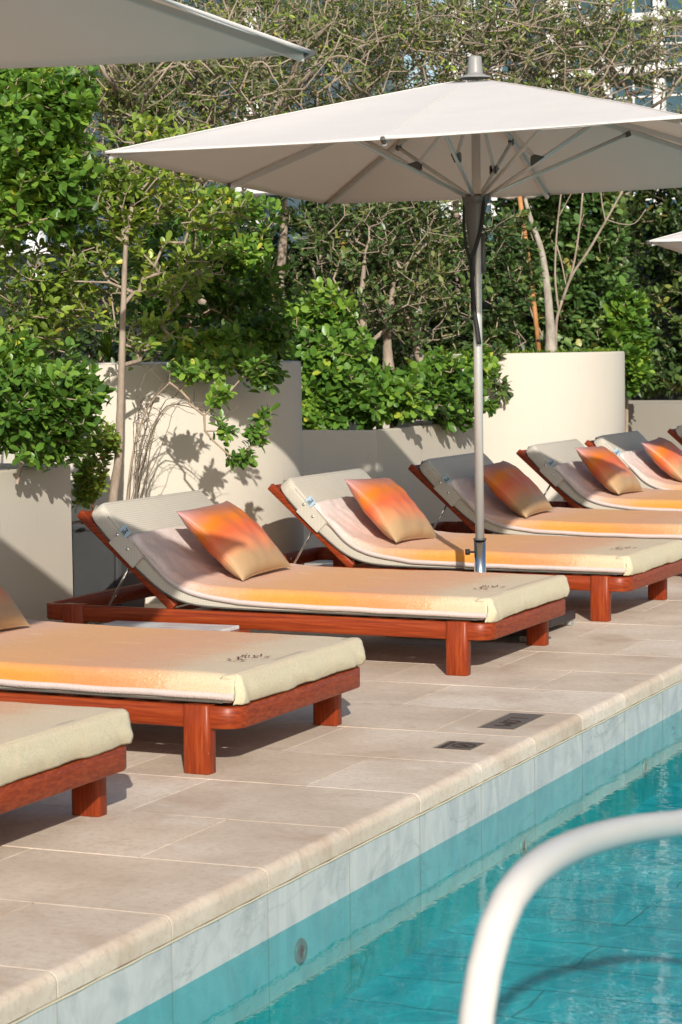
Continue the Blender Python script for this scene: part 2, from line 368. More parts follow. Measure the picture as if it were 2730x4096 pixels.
# coping with bullnose
prof = [(-.006, -.072), (.0, -.066), (.0, -.03)]+[(-.03+.03*math.cos(a), -.03+.03*math.sin(a)) for a in np.linspace(.15, math.pi/2, 12)]+[(-.045, 0)]
V, Fc, T = [], [], []
for k in range(k0, k1):
    x1 = -.43 if k % 2 == 0 else -.80
    pr = [(-.02, -.072)]+prof+[(x1+.005, 0), (x1+.0022, -.004)]
    t = random.random(); g = .0015
    ys = [(Y0+k*ROW+g, .0016), (Y0+k*ROW+g+.0016, 0), (Y0+(k+1)*ROW-g-.0016, 0), (Y0+(k+1)*ROW-g, .0016)]
    b0 = len(V); n = len(pr)
    for (yy, ins) in ys:
        for (x, z) in pr: V.append((x-ins*.7*(x > -.1), yy, z-ins*.8))
    for q in range(3):
        for i in range(n-1):
            Fc.append((b0+q*n+i, b0+q*n+i+1, b0+(q+1)*n+i+1, b0+(q+1)*n+i)); T.append(t)
o = obj('pool_coping', (V, [], Fc), 'stone', smooth=True); set_tint(o, T); tag(o, kind='structure'); sharp(o, 10)
b = bmesh.new(); add_box(b, (-.35, Y0+k0*ROW, -.3), (-.008, Y0+k1*ROW, -.0725)); add_box(b, (-.030, Y0+k0*ROW, -.068), (-.0035, Y0+k1*ROW, -.02))
tag(obj('coping_bed', b, 'grout'), kind='structure')
# mortar bead under the coping, uneven
pts = [(-.002+.0012*math.sin(i*1.7), 2+i*.07, -.0735+.0018*noise.noise(Vector((i*.6, 0, 3)))) for i in range(440)]
b = bmesh.new(); tube_bm(b, pts, [.0038+.0016*noise.noise(Vector((i*.9, 5, 0))) for i in range(440)], 6)
tag(obj('mortar_bead', b, simple('mortar', (.62, .55, .40), .9, bump=.6, bscale=150)), kind='structure')
# pool wall tiles and floor
WL, FL = -.209, -.53
V, Fc, T = [], [], []
for k in range(k0+7, k1):
    ya, yb = Y0+k*ROW+.0018, Y0+(k+1)*ROW-.0018; t = random.random()
    for (za, zb) in ((-.075, -.40), (-.4035, -.80)):
        b0 = len(V); V += [(-.002, ya, za), (-.002, yb, za), (-.002, yb, zb), (-.002, ya, zb)]; Fc.append((b0, b0+3, b0+2, b0+1)); T.append(t); t = (t+.37) % 1
o = obj('pool_wall', (V, [], Fc), 'marble'); set_tint(o, T); tag(o, kind='structure')
PX1, PY0, PY1 = 7.5, .9, Y0+k1*ROW
b = bmesh.new(); add_box(b, (-.02, PY0, -1.0), (-.004, PY1, -.0765)); tag(obj('wall_grout', b, simple('tile_grout', (.50, .44, .33), .9)), kind='structure')
b = bmesh.new(); v = [b.verts.new(p) for p in ((-.1, PY0, FL), (PX1, PY0, FL), (PX1, PY1, FL), (-.1, PY1, FL))]; b.faces.new(v)
tag(obj('pool_floor', b, 'poolfloor'), kind='structure')
b = bmesh.new(); v = [b.verts.new(p) for p in ((-.002, PY0, WL), (PX1, PY0, WL), (PX1, PY1, WL), (-.002, PY1, WL))]; b.faces.new(v)
tag(obj('pool_water', b, 'water'), kind='structure')
b = bmesh.new(); add_box(b, (-14, -9, -.6), (14, PY0, -.02)); add_box(b, (PX1, PY0+.002, -.6), (20, PY1, -.02)); add_box(b, (-40, PY1+.002, -.6), (40, PY1+14, -.02)); add_box(b, (-40, -9, -.6), (-13.01, PY1, -.02))
tag(obj('surrounding_paving', b, 'grout'), kind='structure')
b = bmesh.new(); v = [b.verts.new(p) for p in ((-900, -300, -.62), (900, -300, -.62), (900, 1500, -.62), (-900, 1500, -.62))]; b.faces.new(v)
tag(obj('ground', b, simple('ground', (.30, .26, .20), .9)), kind='structure')

# wall fittings at the water line
for i, (y, z, lab) in enumerate(((6.254, -.301, 'round steel inlet in the pool wall nearest the viewer, below the water line'), (8.288, -.395, 'round steel inlet low on the pool wall, left of the white handrail top'),
                         (9.94, -.377, 'round steel inlet on the pool wall toward the right edge, lower of the two'), (10.396, -.286, 'small round fitting on the pool wall at the right edge, higher up'))):
    rr = .040 if i < 3 else .022
    t = empty('pool_inlet', (0, y, z), lab, 'pool inlet', 'inlets along the pool wall')
    b = bmesh.new(); lathe_bm(b, [(rr*.5, .001), (rr*.55, .006), (rr*.9, .006), (rr, .002), (rr, -.002)], 36)
    for v in b.verts: v.co = Vector((v.co.z, v.co.x, v.co.y))
    obj('ring', b, 'chrome' if i == 3 else simple('dull_steel', (.16, .15, .12) if i == 0 else (.38, .40, .37), .4, .2), t, True)
    b = bmesh.new(); lathe_bm(b, [(.0005, .0012), (rr*.5, .0012)], 24)
    for v in b.verts: v.co = Vector((v.co.z, v.co.x, v.co.y))
    obj('lens', b, simple('lens', (.25, .36, .36), .2), t)

# depth and no-diving plates set in the coping
def plate(name, x0, x1, y0, y1, label, cat):
    t = empty(name, ((x0+x1)/2, (y0+y1)/2, .0), label, cat)
    b = bmesh.new(); add_box(b, (x0-t.location.x, y0-t.location.y, -.002), (x1-t.location.x, y1-t.location.y, .0012)); obj('rim', b, 'platerim', t)
    g = .007; b = bmesh.new(); add_box(b, (x0+g*1.7-t.location.x, y0+g*.4-t.location.y, -.001), (x1-g*.6-t.location.x, y1-g-t.location.y, .0022)); obj('tile', b, 'plate', t); return t
rz = Matrix.Rotation(-math.pi/2, 4, 'Z')
t = plate('depth_marker', -.296, -.136, 8.570, 8.970, 'rectangular dark plate in the pool edge reading 1.0M', 'depth marker')
text_mesh('1.0M', .105, Matrix.Translation((.005, -.02, .003)) @ rz @ Matrix.Scale(1.15, 4, (1, 0, 0)), 'platetxt', t, 'lettering')
t = plate('no_diving_marker', -.291, -.134, 8.075, 8.253, 'small square dark plate with a barred circle in the pool edge', 'safety marker')
b = bmesh.new()
N_ = 40
for (ra, rb) in ((.046, .038),):
    o_ = [b.verts.new((.022+ra*math.cos(a), ra*math.sin(a), .0035)) for a in np.linspace(0, 2*math.pi, N_, endpoint=False)]
    i_ = [b.verts.new((.022+rb*math.cos(a), rb*math.sin(a), .0035)) for a in np.linspace(0, 2*math.pi, N_, endpoint=False)]
    for k in range(N_): b.faces.new((i_[k], i_[(k+1) % N_], o_[(k+1) % N_], o_[k]))
beam_bm(b, (-.01, .024, .0032), (.054, -.026, .0032), .005, .001, bev=0)
for p, q in (((.0, -.028), (.03, .004)), ((.03, .004), (.04, .026)), ((.02, -.012), (.036, -.02)), ((.03, .004), (.012, .02))): beam_bm(b, (*p, .0031), (*q, .0031), .005, .0008, bev=0)
obj('symbol', b, 'platetxt', t)
text_mesh('NO DIVING', .024, Matrix.Translation((-.045, -.004, .003)) @ rz @ Matrix.Scale(1.2, 4, (1, 0, 0)), 'platetxt', t, 'lettering')

# ------------------------------------------------------------------ sun lounger (built at X = -.9, near face Y = 0, then copied)
OX = .9
BOT = spline([(-.742, .256), (-1.2, .256), (-1.7, .256), (-2.03, .257), (-2.22, .264), (-2.336, .286), (-2.433, .330), (-2.54, .410), (-2.66, .512), (-2.76, .612), (-2.85, .708)], 90)
_t = np.gradient(BOT, axis=0); _t /= np.linalg.norm(_t, axis=1)[:, None]
NRM = np.stack([_t[:, 1], -_t[:, 0]], 1)   # outward (up) normal
ARC = np.r_[0, np.cumsum(np.linalg.norm(np.diff(BOT, axis=0), axis=1))]
def rring(x0, x1, y0, y1, r, n=7):
    P = []
    for cx, cy, a0 in ((x1-r, y1-r, 0), (x0+r, y1-r, 90), (x0+r, y0+r, 180), (x1-r, y0+r, 270)):
        for a in np.linspace(a0, a0+90, n): P.append((cx+r*math.cos(R(a)), cy+r*math.sin(R(a))))
    return P
def copy_part(o, parent):
    c = o.copy(); col.objects.link(c); c.parent = parent
    for ch in o.children: copy_part(ch, c)
    return c
def make_lounger():
    root = empty('sun_lounger', (-OX, 0, 0), '', ''); root.rotation_euler = (0, SL*1.05, 0)
    W_ = 1.19
    # ring rail
    b = bmesh.new(); th = .036
    O = rring(-3.10+OX, -.722+OX, .012, W_-.012, .085); I = rring(-3.10+OX+th, -.722+OX-th, .012+th, W_-.012-th, .085-th)
    bev = .005
    lev = [(O, .165+bev, 0), (O, .245-bev, 0)]
    n = len(O)
    def inset(P, d):
        c = Vector((sum(p[0] for p in P)/n, sum(p[1] for p in P)/n)); out = []
        for k in range(n):
            a = Vector(P[k-1]); c2 = Vector(P[(k+1) % n]); t_ = (c2-a).normalized(); nn = Vector((t_.y, -t_.x)); out.append((P[k][0]-nn.x*d, P[k][1]-nn.y*d))
        return out
    loops = [(O, .165+bev), (O, .245-bev), (inset(O, bev), .245), (inset(I, -bev), .245), (I, .245-bev), (I, .165+bev), (inset(I, -bev), .165), (inset(O, bev), .165)]
    VV = [[b.verts.new((p[0], p[1], z)) for p in P] for P, z in loops]
    for q in range(8):
        A, B = VV[q], VV[(q+1) % 8]
        for k in range(n): b.faces.new((A[k], A[(k+1) % n], B[(k+1) % n], B[k]))
    bmesh.ops.recalc_face_normals(b, faces=b.faces)
    sharp(obj('frame', b, 'wood', root), 50)
    # legs
    for lx, lw in ((-.94, .108), (-2.972, .118)):
        for s in (0, 1):
            b = bmesh.new(); y0 = 0 if s == 0 else W_-.066
            add_box(b, (lx+OX, y0, 0), (lx+lw+OX, y0+.066, .249), 0)
            bmesh.ops.bevel(b, geom=[e for e in b.edges if abs(e.verts[0].co.z-e.verts[1].co.z) > .1], offset=.017, segments=4, profile=.5, affect='EDGES')
            bmesh.ops.bevel(b, geom=[e for e in b.edges if abs(e.verts[0].co.z-e.verts[1].co.z) < 1e-5], offset=.003, segments=1, affect='EDGES')
            sharp(obj('leg', b, 'woodleg', root), 50)
    # slat platform and cross bars
    b = bmesh.new()
    for k in range(11): add_box(b, (-2.30+k*.14+OX, .05, .218), (-2.21+k*.14+OX, W_-.05, .238), .003)
    add_box(b, (-2.46+OX, .05, .17), (-2.42+OX, W_-.05, .232), .003)
    obj('slats', b, 'wood', root)
    # backrest frame
    P0, P1 = Vector((-2.375, 0, .245)), Vector((-2.893, 0, .698))
    b = bmesh.new(); d = (P1-P0).normalized(); up = Vector((-d.z, 0, d.x))*-1
    for y in (.062, W_-.062): beam_bm(b, P0+Vector((OX, y, 0)), P1+Vector((OX, y, 0)), .030, .044, up=up, bev=.006)
    e = P1-d*.03; beam_bm(b, e+Vector((OX, .077, 0)), e+Vector((OX, W_-.077, 0)), .05, .03, up=up, bev=.006)
    for f in (.25, .5, .75):
        e = P0.lerp(P1, f); beam_bm(b, e+Vector((OX, .077, 0)), e+Vector((OX, W_-.077, 0)), .05, .018, up=up, bev=.003)
    sharp(obj('backrest_frame', b, 'wood', root), 50)
    # hinge and props
    for y in (.1, W_-.1):
        b = bmesh.new(); tube_bm(b, [(-2.40+OX, y-.012, .262), (-2.40+OX, y+.012, .262)], .017, 16); obj('hinge', b, 'alu', root)
        b = bmesh.new(); tube_bm(b, [(-2.66+OX, y+.1, .48), (-2.83+OX, y+.1, .20)], .0065, 10); obj('prop_rod', b, 'chrome', root)
    b = bmesh.new(); tube_bm(b, [(-3.064+OX, .70, .215), (-3.056+OX, .70, .215)], .008, 12); obj('bolt', b, 'chrome', root)
    # mattress
    b = bmesh.new(); T_ = .094; r = .03
    def section(i):
        s = ARC[i]; e = ARC[-1]-s; ins = 0
        if e < .1: ins = .1-math.sqrt(max(0, .01-(.1-e)**2))
        tt = T_ if s < 1.6 else T_-(T_-.088)*min(1, (s-1.6)/.6)
        f = 0
        if e < .03: f = .03-math.sqrt(max(0, .0009-(.03-e)**2))
        if s < .02: f = .02-math.sqrt(max(0, .0004-(.02-s)**2))
        y0, y1 = .035+ins*.8, W_-.035-ins*.8; ring = []
        for cy, cn, a0 in ((y1-r, tt-r-f, 0), (y0+r, tt-r-f, 90), (y0+.012, .012+f, 180), (y1-.012, .012+f, 270)):
            rr = r if cn > .03 else .012
            for a in np.linspace(a0, a0+90, 5):
                ring.append((cy+rr*math.cos(R(a)), max(f, cn+rr*math.sin(R(a)))))
        # mid points across the top keep it slightly crowned
        return ring
    rings = []
    for i in range(90):
        pr = section(i); row = []
        for (y, n_) in pr:
            cr = .003*math.sin(math.pi*min(1, max(0, (y-.05)/1.09))) if n_ > .05 else 0
            p = BOT[i]+NRM[i]*(n_+cr); row.append(b.verts.new((p[0]+OX, y, p[1])))
        rings.append(row)
    m_ = len(rings[0])
    for i in range(89):
        for k in range(m_): b.faces.new((rings[i][k], rings[i][(k+1) % m_], rings[i+1][(k+1) % m_], rings[i+1][k]))
    b.faces.new(rings[0]); b.faces.new(rings[-1][::-1]); bmesh.ops.recalc_face_normals(b, faces=b.faces)
    mt = sharp(obj('mattress', b, 'weave', root), 60)
    # piping along the near and far top edges of the head part
    for sgn, yy in ((1, .037), (-1, W_-.037)):
        b = bmesh.new(); idx = [i for i in range(90) if ARC[i] > 1.72 and ARC[-1]-ARC[i] > .08]
        tube_bm(b, [(BOT[i][0]+NRM[i][0]*(.079)+OX, yy+sgn*.003, BOT[i][1]+NRM[i][1]*(.079)) for i in idx], .0035, 6)
        obj('piping', b, 'weave', mt)
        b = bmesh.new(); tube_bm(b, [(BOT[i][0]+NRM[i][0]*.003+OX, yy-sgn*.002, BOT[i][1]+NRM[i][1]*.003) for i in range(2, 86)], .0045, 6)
        obj('piping', b, simple('dark_piping', (.10, .09, .075), .9) if sgn == 1 and 'dark_piping' not in bpy.data.materials else bpy.data.materials['dark_piping'], mt)  # lower edge piping in a dark cloth
    # snap flap at the near and far sides
    def nearest(x): return int(np.argmin(abs(BOT[:, 0]-x)))
    for yy, sg in ((.031, -1), (W_-.031, 1)):
        b = bmesh.new(); i0, i1 = nearest(-2.58), nearest(-2.715)
        A = BOT[i0]-NRM[i0]*.004; B = BOT[i1]-NRM[i1]*.004; Cc = BOT[i1]+NRM[i1]*.086; D_ = BOT[i0]+NRM[i0]*.090
        D_ = D_+(Cc-D_)*-.05
        q = [b.verts.new((p[0]+OX, yy, p[1])) for p in (A, B, Cc, D_)]; q2 = [b.verts.new((p[0]+OX, yy+sg*.011, p[1])) for p in (A, B, Cc, D_)]
        b.faces.new(q); b.faces.new(q2[::-1])
        for k in range(4): b.faces.new((q[k], q[(k+1) % 4], q2[(k+1) % 4], q2[k]))
        bmesh.ops.recalc_face_normals(b, faces=b.faces); bmesh.ops.bevel(b, geom=list(b.edges), offset=.003, segments=2, affect='EDGES')
        fl = obj('strap_flap', b, 'weave', mt)
    for (x, z) in ((-2.663, .598), (-2.607, .530)):
        b = bmesh.new(); lathe_bm(b, [(.0095, -.002), (.0095, .001), (.007, .004), (.0015, .0055)], 16)
        for v in b.verts: v.co = Vector((v.co.x+x+OX, .022-v.co.z, v.co.y+z))
        bmesh.ops.recalc_face_normals(b, faces=b.faces); obj('snap_button', b, 'chrome', mt, True)
    return root

LOGO = [[(-0.9336, 0.3488), (-0.9247, 0.3586), (-0.9, 0.3287), (-0.9097, 0.3326)], [(-0.9014, 0.3296), (-0.8948, 0.3262), (-0.8898, 0.3361), (-0.8931, 0.3588), (-0.8864, 0.3372), (-0.8864, 0.3191)], [(-0.9224, 0.4101), (-0.9154, 0.418), (-0.8966, 0.3858), (-0.8851, 0.3404), (-0.9025, 0.3839)], [(-0.8867, 0.3538), (-0.8731, 0.3581), (-0.8494, 0.3378), (-0.8567, 0.3327)], [(-0.9166, 0.4205), (-0.9064, 0.418), (-0.8913, 0.3973), (-0.9001, 0.403)], [(-0.9225, 0.4529), (-0.9263, 0.4747), (-0.9116, 0.452), (-0.9121, 0.4376)], [(-0.9184, 0.4628), (-0.9074, 0.4605), (-0.891, 0.4343), (-0.8987, 0.4347)], [(-0.9188, 0.4799), (-0.9246, 0.5041), (-0.9197, 0.5056), (-0.9169, 0.4863)], [(-0.8991, 0.466), (-0.8963, 0.4726), (-0.8832, 0.4396), (-0.8858, 0.4359)], [(-0.8815, 0.4687), (-0.8778, 0.4756), (-0.8639, 0.4528), (-0.8578, 0.4733), (-0.8522, 0.4636), (-0.8561, 0.4368), (-0.8686, 0.4442)], [(-0.8561, 0.4738), (-0.8671, 0.5048), (-0.867, 0.5193), (-0.8496, 0.4759)], [(-0.8857, 0.4019), (-0.8803, 0.4051), (-0.8686, 0.3932), (-0.8731, 0.3904)], [(-0.8622, 0.4065), (-0.8618, 0.418), (-0.8502, 0.4061)], [(-0.8169, 0.4209), (-0.8241, 0.4483), (-0.8213, 0.4549), (-0.8163, 0.4423), (-0.8185, 0.4345)], [(-0.8319, 0.4772), (-0.8209, 0.4664), (-0.8155, 0.4709), (-0.8101, 0.4542), (-0.8137, 0.4473)], [(-0.8207, 0.4807), (-0.8162, 0.4878), (-0.8129, 0.4703)], [(-0.8239, 0.4158), (-0.8115, 0.4057), (-0.812, 0.3985)]]
HANG = [(float(np.interp(-x, -BOT[:, 0], ARC)), h) for x, h in ((-.742, .018), (-1.6, .020), (-2.0, .028), (-2.17, .046), (-2.32, .060), (-2.45, .070), (-2.57, .088), (-2.66, .104), (-2.84, .104))]
S_HEAD = float(np.interp(2.675, -BOT[:, 0], ARC))
def make_towel(seed):
    root = empty('beach_towel', (-OX, 0, 0), '', ''); root.rotation_euler = (0, SL*1.05, 0)
    W_ = 1.19; T_ = .094; rnd = random.Random(seed); ph = rnd.random()*20
    S_END = S_HEAD+rnd.uniform(-.02, .015)
    n_s = 150; ss = np.linspace(0, S_END, n_s)
    def frame(s):
        i = np.interp(s, ARC, np.arange(90)); k = int(i); f = i-k; k2 = min(k+1, 89)
        return BOT[k]*(1-f)+BOT[k2]*f, NRM[k]*(1-f)+NRM[k2]*f
    d = .007; y0, y1 = .035-d, W_-.035+d; r = .034
    NY = 60
    b = bmesh.new(); rows = []
    for s in ss:
        P, N = frame(s); tt = T_ if s < 1.6 else T_-(T_-.088)*min(1, (s-1.6)/.6)
        h = np.interp(s, [q[0] for q in HANG], [q[1] for q in HANG]); h = min(h, tt-r*.4)
        top = tt+d
        ring = []
        for t in np.linspace(0, 1, 7)[:-1]: ring.append((y0, h+(max(h+.001, top-r)-h)*t))
        for a in np.linspace(180, 90, 6): ring.append((y0+r+r*math.cos(R(a)), max(h, top-r+r*math.sin(R(a)))))
        for t in np.linspace(0, 1, NY)[1:-1]: ring.append((y0+r+(y1-y0-2*r)*t, top))
        for a in np.linspace(90, 0, 6): ring.append((y1-r+r*math.cos(R(a)), max(h, top-r+r*math.sin(R(a)))))
        for t in np.linspace(1, 0, 7)[1:]: ring.append((y1, h+(max(h+.001, top-r)-h)*t))
        row = []
        fade = min(1, max(0, (s-.0)/.1))
        for (y, n_) in ring:
            cr = .003*math.sin(math.pi*min(1, max(0, (y-.05)/1.09))) if n_ > .05 else 0
            wv = .0045*noise.noise(Vector((s*3+ph, y*2.2, ph)))+.0022*noise.noise(Vector((s*9, y*7+ph, 2)))
            if s > 1.35: # loose folds on the backrest
                k_ = min(1, (s-1.35)/.3); wv += k_*(.022*noise.noise(Vector((s*4+ph, y*3.4+s*3, 7+ph)))+.011*abs(noise.noise(Vector((s*8+y*5, y*7, ph))))+.004*noise.noise(Vector((s*22, y*16, ph))))
            if s > S_END-.06: wv += .020*(1-(S_END-s)/.06)**.5 if s < S_END-.012 else .020*((S_END-s)/.012)   # turned-over roll
            out = wv+.003
            yo = 0
            if n_ < top-.02:
                yo = -1 if y < .5 else 1; off = .003+.004*noise.noise(Vector((s*7+ph, 1, y))); p = P+N*n_; row.append(b.verts.new((p[0]+OX, y+yo*abs(off), p[1])))
            else:
                p = P+N*(n_+cr+out); row.append(b.verts.new((p[0]+OX, y, p[1])))
        rows.append(row)
    for i in range(len(rows)-1):
        for k in range(len(rows[0])-1):
            f = b.faces.new((rows[i][k], rows[i+1][k], rows[i+1][k+1], rows[i][k+1])); f.smooth = True
    # end drop over the foot of the mattress, with creases
    NE = 22; ya, yb = y0-.004, y1+.004; er = []
    top = .256+T_+d+.004; xe = -.722+OX; rr = .026
    for j in range(NE):
        t = j/(NE-1); row = []
        for k in range(90):
            u = k/89; y = ya+(yb-ya)*u+(.006 if u < .012 else (-.006 if u > .988 else 0)); cr = .003*math.sin(math.pi*u)
            if t < .12: q = t/.12; x = xe-rr-.03*(1-q); z = top+cr-.0015*(1-q)
            elif t < .38: a = (t-.12)/.26*math.pi/2; x = xe-rr+rr*math.sin(a); z = top+cr-rr+rr*math.cos(a)
            else: q = (t-.38)/.62; x = xe+.012*math.sin(q*math.pi*.9)-.008*q; z = top+cr-rr-q*(top-rr-.250)
            low = max(0, (t-.25)/.75)
            dd = u*1.15
            fold = .010*noise.noise(Vector((dd*9+z*14+ph, 0, ph)))+.007*abs(noise.noise(Vector((dd*16+z*24, 3, ph*2))))+.004*noise.noise(Vector((dd*34+z*30, 6, ph)))
            corner = math.exp(-((u)/.10)**2)+.8*math.exp(-((1-u)/.08)**2)
            fold += corner*(.006*math.sin(dd*60+z*40))
            e = .0018 if u < .02 or u > .98 else 0
            edge = min(u, 1-u)*1.15
            pull = 0.010*max(0, 1-edge/.03)**2
            x += low*fold*(.7+.5*corner)-pull*1.2-.012*(u < .012 or u > .988)+low*.001
            zz = z+ (low**2)*.008*noise.noise(Vector((dd*5, ph, 1)))
            if t < .4: zz -= .014*max(0, 1-edge/.03)**2
            row.append(b.verts.new((x, y, zz)))
        er.append(row)
    for i in range(NE-1):
        for k in range(89):
            f = b.faces.new((er[i][k], er[i][k+1], er[i+1][k+1], er[i+1][k])); f.smooth = True
    bmesh.ops.recalc_face_normals(b, faces=b.faces)
    cl = obj('cloth', b, 'towel', root)
    md = cl.modifiers.new('thick', 'SOLIDIFY'); md.thickness = .003; md.offset = -1
    # hem band hanging on the near and far side
    for yy, sg in ((y0-.0075, -1), (y1+.0075, 1)):
        b = bmesh.new(); prev = None
        for s in np.linspace(.0, S_END-.02, 440):
            P, N = frame(s); h = np.interp(s, [q[0] for q in HANG], [q[1] for q in HANG]); rib = .0009*math.sin(s*2*math.pi/.0135)
            h2 = min(.1, h+.019)
            w1 = .0025*noise.noise(Vector((s*6+ph, 4, ph)))
            a_ = b.verts.new((P[0]+N[0]*(h-.004+w1)+OX, yy+sg*rib, P[1]+N[1]*(h-.004+w1))); c_ = b.verts.new((P[0]+N[0]*(h2+w1)+OX, yy+sg*rib*.7+(-sg)*.001, P[1]+N[1]*(h2+w1)))
            if prev: b.faces.new((prev[0], a_, c_, prev[1]))
            prev = (a_, c_)
        hm = obj('hem', b, 'hem', root, True); md = hm.modifiers.new('thick', 'SOLIDIFY'); md.thickness = .003; md.offset = 0
    # print near the foot end
    ztop = .256+T_+d+.0045
    b = bmesh.new()
    for i, P in enumerate(LOGO):
        vs = [b.verts.new((x+OX, y, ztop+.0045+.003*math.sin(math.pi*y/1.19))) for x, y in P]; f = b.faces.new(vs); f.material_index = 1 if i == 1 else 0
        if f.normal.z < 0: f.normal_flip()
    bmesh.ops.recalc_face_normals(b, faces=b.faces)
    obj('printed_logo', b, ['logo', 'logo2'], root)
    # little woven label at the head end
    i = int(np.argmin(abs(BOT[:, 0]+2.62)))
    u = Vector((NRM[i][0], 0, NRM[i][1])); tdir = Vector((_t[i][0], 0, _t[i][1]))
    c = Vector((-2.617+OX, .016, .618))
    b = bmesh.new(); e1 = Vector((-.59, 0, .80))*.0; a1 = Vector((.62, 0, -.78)); a2 = Vector((.78, 0, .62))
    hw, hh = .027, .022
    q = [c+a1*sx*hh*1.25+a2*sy*hw*.85 for sx, sy in ((-1, -1), (1, -1), (1, 1), (-1, 1))]
    b.faces.new([b.verts.new(p) for p in q]); bmesh.ops.recalc_face_normals(b, faces=b.faces)
    lb = obj('care_label', b, 'label', root); md = lb.modifiers.new('thick', 'SOLIDIFY'); md.thickness = .0015
    # upside-down lettering: the text's up axis points down the slope
    m = Matrix(((-a2.x, a1.x*1, 0, c.x), (0, 0, -1, c.y-.0022), (-a2.z, a1.z*1, 0, c.z), (0, 0, 0, 1)))
    text_mesh('ME', .032, m, 'ink', lb, 'lettering')
    return root

def make_pillow(seed):
    rnd = random.Random(seed)
    root = empty('throw_pillow', (0, 0, 0), '', '')
    n = 44; b = bmesh.new(); hw, hh, T_ = .295, .243, .085
    def pt(u, v, s):
        px = u*hw*(1-.075*(1-abs(v)**2.5)*abs(u)**4) ; py = v*hh*(1-.075*(1-abs(u)**2.5)*abs(v)**4)
        t = max(0, (1-abs(u)**2.6)*(1-abs(v)**2.6))**.52
        wr = .012*noise.noise(Vector((u*3+seed, v*3, s)))*t
        edge = max(abs(u), abs(v)); 
        # puckers running in from the edges and corners
        wr += .010*abs(noise.noise(Vector((u*9+seed*3, v*2.2, s*2))))*(abs(v)**3)*(t**.4) + .010*abs(noise.noise(Vector((u*2.2, v*9+seed*3, s*2+4))))*(abs(u)**3)*(t**.4)
        return Vector((px, py, s*T_*t+wr))
    G = {}
    for s in (1, -1):
        for i in range(n+1):
            for j in range(n+1):
                u, v = math.sin((i/n*2-1)*math.pi/2), math.sin((j/n*2-1)*math.pi/2)
                if s == -1 and (i in (0, n) or j in (0, n)): G[s, i, j] = G[1, i, j]
                else: G[s, i, j] = b.verts.new(pt(u, v, s))
    for s in (1, -1):
        for i in range(n):
            for j in range(n):
                f = [G[s, i, j], G[s, i+1, j], G[s, i+1, j+1], G[s, i, j+1]]
                try: fc = b.faces.new(f if s == 1 else f[::-1]); fc.smooth = True
                except ValueError: pass
    obj('cover', b, 'pillow', root, True)
    b = bmesh.new()
    lp = []
    for k in range(n): lp.append((k, 0))
    for k in range(n): lp.append((n, k))
    for k in range(n): lp.append((n-k, n))
    for k in range(n+1): lp.append((0, n-k))
    tube_bm(b, [pt(math.sin((i/n*2-1)*math.pi/2), math.sin((j/n*2-1)*math.pi/2), 1) for i, j in lp], .0028, 6, False)
    obj('seam', b, 'pillow', root)
    return root

names_y = [('A', 3.47), ('A', 5.38), ('B', 7.30), ('C', 9.90), ('D', 12.08), ('E', 14.24), ('F', 16.42), ('G', 18.10), ('H', 20.57)]
spots = [5.38, 7.295, 9.90, 12.09, 14.26, 16.42, 18.10, 20.57]
L_l = ['red wood sun lounger at the lower left corner, only its foot end in view', 'red wood sun lounger cut by the left edge, second from the viewer',
       'red wood sun lounger seen whole, in front of the umbrella pole', 'red wood sun lounger directly behind the silver umbrella pole',
       'red wood sun lounger whose shaded raised back stands just left of the umbrella pole', 'red wood sun lounger whose raised back stands before the big round planter on the right',
       'red wood sun lounger with its raised back below the right end of the round planter', 'red wood sun lounger at the right edge, only the tip of its back in view']
L_t = ['cream foot end of a towel on the lounger in the lower left corner', 'orange to cream towel over the lounger cut by the left edge', 'pink to orange towel on the lounger seen whole, partly shaded at the head',
       'pink to orange towel on the lounger behind the umbrella pole, sunlit at the head', 'pink to orange towel shaded at the head, just right of the umbrella pole', 'greyish shaded head of a towel before the right round planter',
       'white and pink sunlit towel near the right edge, folded at the head', 'towel on the farthest lounger beyond the right edge']
L_p = ['', 'sunset coloured pillow cut by the left edge, its beige corner showing', 'sunset coloured pillow nearest the viewer that is seen whole', 'sunset coloured pillow fully in sun, between the two nearest raised backs and the pole',
       'dark shaded orange pillow directly right of the umbrella pole', 'orange pillow crossed by a diagonal shadow, third from the right edge of the row', 'sunlit orange pillow touching the right edge of the picture', '']
PIL = {1: (7.295, .60), 2: (9.90, .54), 3: (12.09, .44), 4: (14.26, .38), 5: (16.42, .46), 6: (18.10, .46)}
lg = make_lounger(); first = True
p0 = make_pillow(3); pB = make_pillow(8.4); PP = [p0, pB]
tw = [make_towel(1), make_towel(5), make_towel(9)]
used_t = set(); used_p = False
